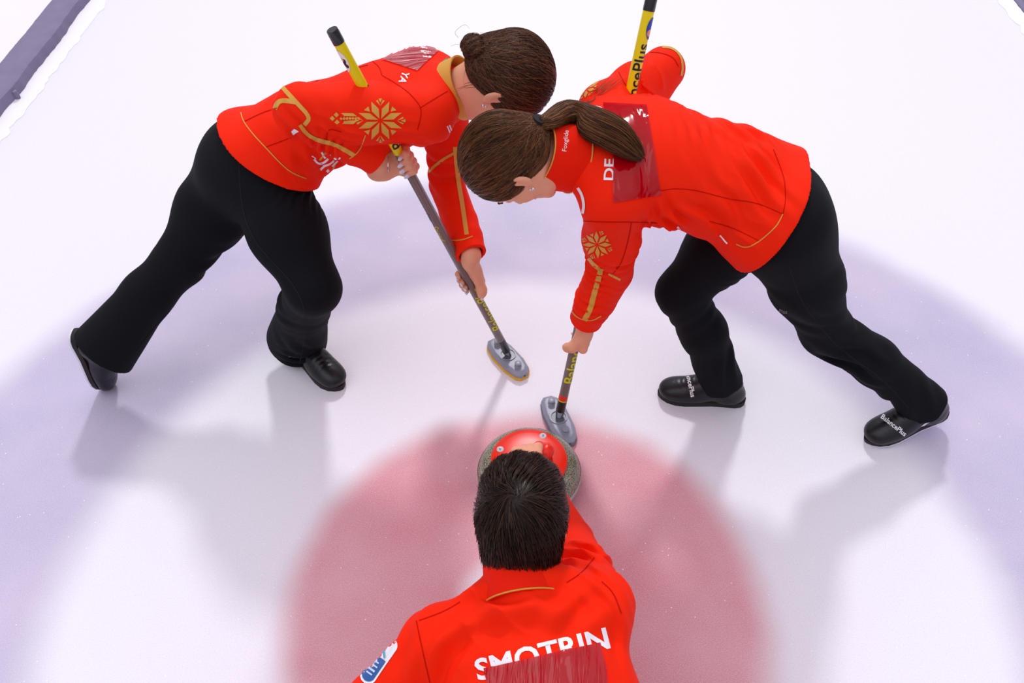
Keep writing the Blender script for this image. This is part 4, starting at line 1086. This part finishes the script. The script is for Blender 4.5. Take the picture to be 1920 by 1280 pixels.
strokes('gold_stripe', M['gold'], ja, T, (([(530, 164), (556, 193), (582, 220), (571, 234)], 8), ([(516, 204), (521, 192), (532, 188), (555, 192)], 9), ([(562, 234), (574, 251), (595, 262), (627, 270), (647, 281), (664, 291)], 8)))
pr = Print().add(T, stroke([(803, 323), (825, 302), (852, 286)], 5)).add(T, stroke([(853, 275), (855, 300), (859, 340), (867, 385), (875, 440)], 8)); pr.build('gold_stripe', M['gold'], ja)
strokes('piping', M['gold'], ja, T, [(p_, 2.0) for p_ in ([(452, 211), (456, 227), (475, 252), (499, 277), (531, 311), (552, 326), (574, 334)], [(685, 253), (681, 266), (672, 285), (655, 297)], [(844, 451), (868, 450), (886, 443)])])
strokes('seam', seam, ja, T, [(p_, 1.7) for p_ in ([(717, 142), (740, 155), (765, 172), (786, 195), (791, 211), (783, 243)], [(787, 203), (812, 187), (839, 171)], [(458, 228), (490, 212), (520, 202)], [(500, 275), (525, 266), (545, 258)], [(698, 115), (712, 126), (716, 142)], [(592, 152), (640, 135), (690, 122)], [(612, 262), (615, 240), (640, 247)])], off=.0008)
Print().add(T, text_mesh('YA', .2, 0, .02), affine(758, 146, 112, 17, 19)).build('lettering', M['white'], ja)
add_polys(Print(), T, [[(733, 89), (831, 83), (826, 92), (783, 134), (702, 108)]], 4, .0035).build('tape_patch', film2, ja)
add_polys(Print(), T, [[(828, 117), (838, 108), (836, 119), (830, 121)]], 3).build('flag_print', green, ja)
add_polys(Print(), T, [[(546, 246), (552, 241), (560, 246), (549, 253)]], 3).build('side_label', M['white'], ja)
strokes('chest_print', M['white'], ja, T, (([(588, 298), (596, 306), (606, 306), (614, 298), (620, 290)], 4), ([(600, 318), (608, 310), (618, 308), (630, 296)], 4), ([(584, 292), (592, 297)], 2), ([(622, 312), (632, 302), (638, 294)], 3.5), ([(604, 285), (610, 296)], 4), ([(612, 322), (620, 314)], 5)))
Print().add(T, stroke([(600, 300), (606, 292), (612, 286)], 3, 3)).add(T, stroke([(624, 304), (628, 310), (622, 318)], 3, 3)).build('chest_print', M['gold'], ja)
Print().add(T, stroke([(838, 236), (843, 248)], 2.5, 3)).add(T, stroke([(842, 234), (847, 247)], 2.5, 3)).build('zip_pull', M['white'], ja)

T, ja = fB['Jt'], fB['jacket']
pr = add_polys(Print(), T, star(1120, 458, 34, 20, .8, .75), 4); pr.build('snowflake_print', M['gold'], ja)
pr = add_polys(Print(), T, star(1100, 168, 34, -40, .9, .35), 4); pr.build('snowflake_print', M['gold'], ja)
strokes('gold_stripe', M['gold'], ja, T, (([(1127, 503), (1123, 522), (1113, 556), (1107, 580), (1096, 600)], 10), ([(1104, 484), (1113, 495), (1124, 505)], 7), ([(1141, 513), (1163, 524)], 4), ([(1226, 90), (1244, 88), (1262, 91), (1276, 104), (1280, 125), (1277, 142)], 4)))
strokes('piping', M['gold'], ja, T, [(p_, 2.0) for p_ in ([(1468, 401), (1462, 414), (1453, 427), (1424, 453), (1399, 465), (1381, 457)], [(1072, 582), (1080, 593), (1095, 600), (1112, 600), (1127, 592)])])
strokes('seam', seam, ja, T, [(p_, 1.6) for p_ in ([(1236, 358), (1263, 353), (1306, 356), (1363, 373), (1417, 379), (1468, 401)], [(1094, 414), (1130, 416), (1184, 416), (1234, 418)], [(1184, 416), (1178, 450), (1166, 492), (1150, 512)], [(1468, 401), (1474, 370), (1470, 330), (1450, 280)], [(1330, 415), (1370, 425), (1425, 452)], [(1192, 100), (1230, 97), (1262, 106), (1272, 125)], [(1160, 135), (1172, 160), (1182, 165)])], off=.0008)
Print().add(T, stroke([(1269, 425), (1280, 435), (1296, 443)], 4, 3)).add(T, stroke([(1349, 441), (1358, 450), (1364, 456)], 3, 3)).build('zip_tape', M['white'], ja)
pr = Print().add(T, text_mesh('DE', .15, 0, .02), affine(1142, 318, -88, 34, 26)); pr.build('lettering', M['white'], ja)
Print().add(T, text_mesh('U', .2, 0, .02), affine(1122, 208, -80, 26, 20)).build('lettering', M['white'], ja)
ghost = mat('covered_lettering', (.93, .05, .03, 1), .6)
Print().add(T, text_mesh('RUS', .12, 0, .01), affine(1203, 248, -96, 38, 34)).add(T, text_mesh('D', .15, 0, .01), affine(1166, 345, -88, 32, 26)).build('covered_lettering', ghost, ja)
add_polys(Print(), T, [[(1131, 194), (1212, 198), (1226, 280), (1239, 365), (1149, 380), (1150, 300)]], 4, .0035).build('tape_patch', film, ja)
Print().add(T, stroke([(1084, 352), (1092, 365), (1096, 385), (1093, 400)], 5, 3)).build('chest_print', M['white'], ja)
Print().add(fB['Tt'], text_mesh('Plus', .2, 0, .01), affine(1469, 583, 6, 10, 10)).build('lettering', mat('grey_print', (.16, .15, .17, 1), .6), fB['trousers'])
# collar lettering of the right sweeper
co = [o for o in ja.children if o.name.startswith('collar')][0]
cv = np.array([v.co[:] for v in co.data.vertices])+base_of(co); ct = BVHTree.FromPolygons([tuple(v) for v in cv], [tuple(p.vertices) for p in co.data.polygons])
Print().add(ct, text_mesh('Foxglide', .15), affine(1061, 264, -84, 12, 12), off=.0008).build('collar_lettering', M['white'], ja)

T, ja = fC['Jt'], fC['jacket']
Print().add(T, text_mesh('SMOTRIN', .12, 0, .025), affine(1016, 1226, -14, 60, 56), off=.0012).build('lettering', M['white'], ja)
add_polys(Print(), T, [[(909, 1253), (1124, 1205), (1135, 1250), (1142, 1330), (925, 1340)]], 5, .004).build('tape_patch', film3, ja)
f = affine(711, 1238, -56, 1)
cap = lambda r, h: [(r*math.cos(a)+(h if math.cos(a) > 0 else -h), r*math.sin(a)) for a in [2*math.pi*k/28+.05 for k in range(28)]]
add_polys(Print(), T, [[f(x, y) for x, y in cap(16, 34)]], 4, .0012).build('arm_patch', M['white'], ja)
half = [(x, y) for x, y in cap(12.5, 33) if x < -4]+[(6, 12.5), (6, -12.5)]
half = sorted(half, key=lambda p: math.atan2(p[1], p[0]+20))
add_polys(Print(), T, [[f(x, y) for x, y in half]], 4, .0022).build('arm_patch_print', mat('patch_blue', (.01, .09, .33, 1), .5), ja)
pr = Print()
for pts, w in (([(-30, -6), (-30, 6)], 3), ([(-22, -7), (-22, 7)], 4), ([(-13, -7), (-13, 7)], 3), ([(-5, -5), (-5, 6)], 3)): pr.add(T, stroke([f(*p) for p in pts], w, 3), off=.003)
pr.build('arm_patch_print', mat('patch_pale', (.55, .65, .85, 1), .5), ja)
Print().add(T, stroke([f(*p) for p in ((10, -8), (18, 0), (30, 6))], 4, 3), off=.003).add(T, stroke([f(*p) for p in ((14, 8), (8, 2))], 4, 3), off=.003).build('arm_patch_print', mat('patch_teal', (.05, .35, .50, 1), .5), ja)
strokes('seam', seam, ja, T, [(p_, 2.0) for p_ in ([(863, 1128), (833, 1146), (786, 1163)], [(781, 1163), (786, 1190), (794, 1225), (806, 1279)], [(1115, 1045), (1090, 1075), (1062, 1092)], [(1128, 1090), (1150, 1110), (1165, 1150)])], off=.0008)
tseam = mat('trouser_seam', (.016, .016, .022, 1), .8, .1)
strokes('seam', tseam, fA['trousers'], fA['Tt'], [([(448, 300), (452, 380), (470, 440), (505, 485), (545, 525), (573, 575), (570, 640), (560, 690)], 1.6), ([(400, 520), (360, 545), (300, 600), (255, 660)], 1.4)], off=.0008)
strokes('seam', tseam, fB['trousers'], fB['Tt'], [([(1480, 500), (1500, 560), (1535, 610), (1580, 660), (1650, 705), (1705, 765)], 1.6)], off=.0008)
# jewellery
for f_, s in ((fA, 1), (fB, -1)):
    MB().ball(f_['L'](.086*s, .006, -.036), .0038, n=8).build('earring', M['silver'], f_['body'])
    MB().ball(f_['L'](.085*s, .010, -.030), .0026, n=8).build('earring', M['silver'], f_['body'])
wr = JA['wrR']; d = nrm(JA['hands_W']-wr) if 'hands_W' in JA else nrm(np.asarray(oA['hands']['R']['G'])-wr)
ring = []; u = nrm(np.cross(d, [0, 0, 1])); v = np.cross(d, u)
for k in range(25): a = 2*math.pi*k/24; ring.append(wr+d*.030+(u*math.cos(a)+v*math.sin(a))*.029)
MB().tube(ring, .0011, 6, cap=False).build('bracelet', M['silver'], fA['body'])
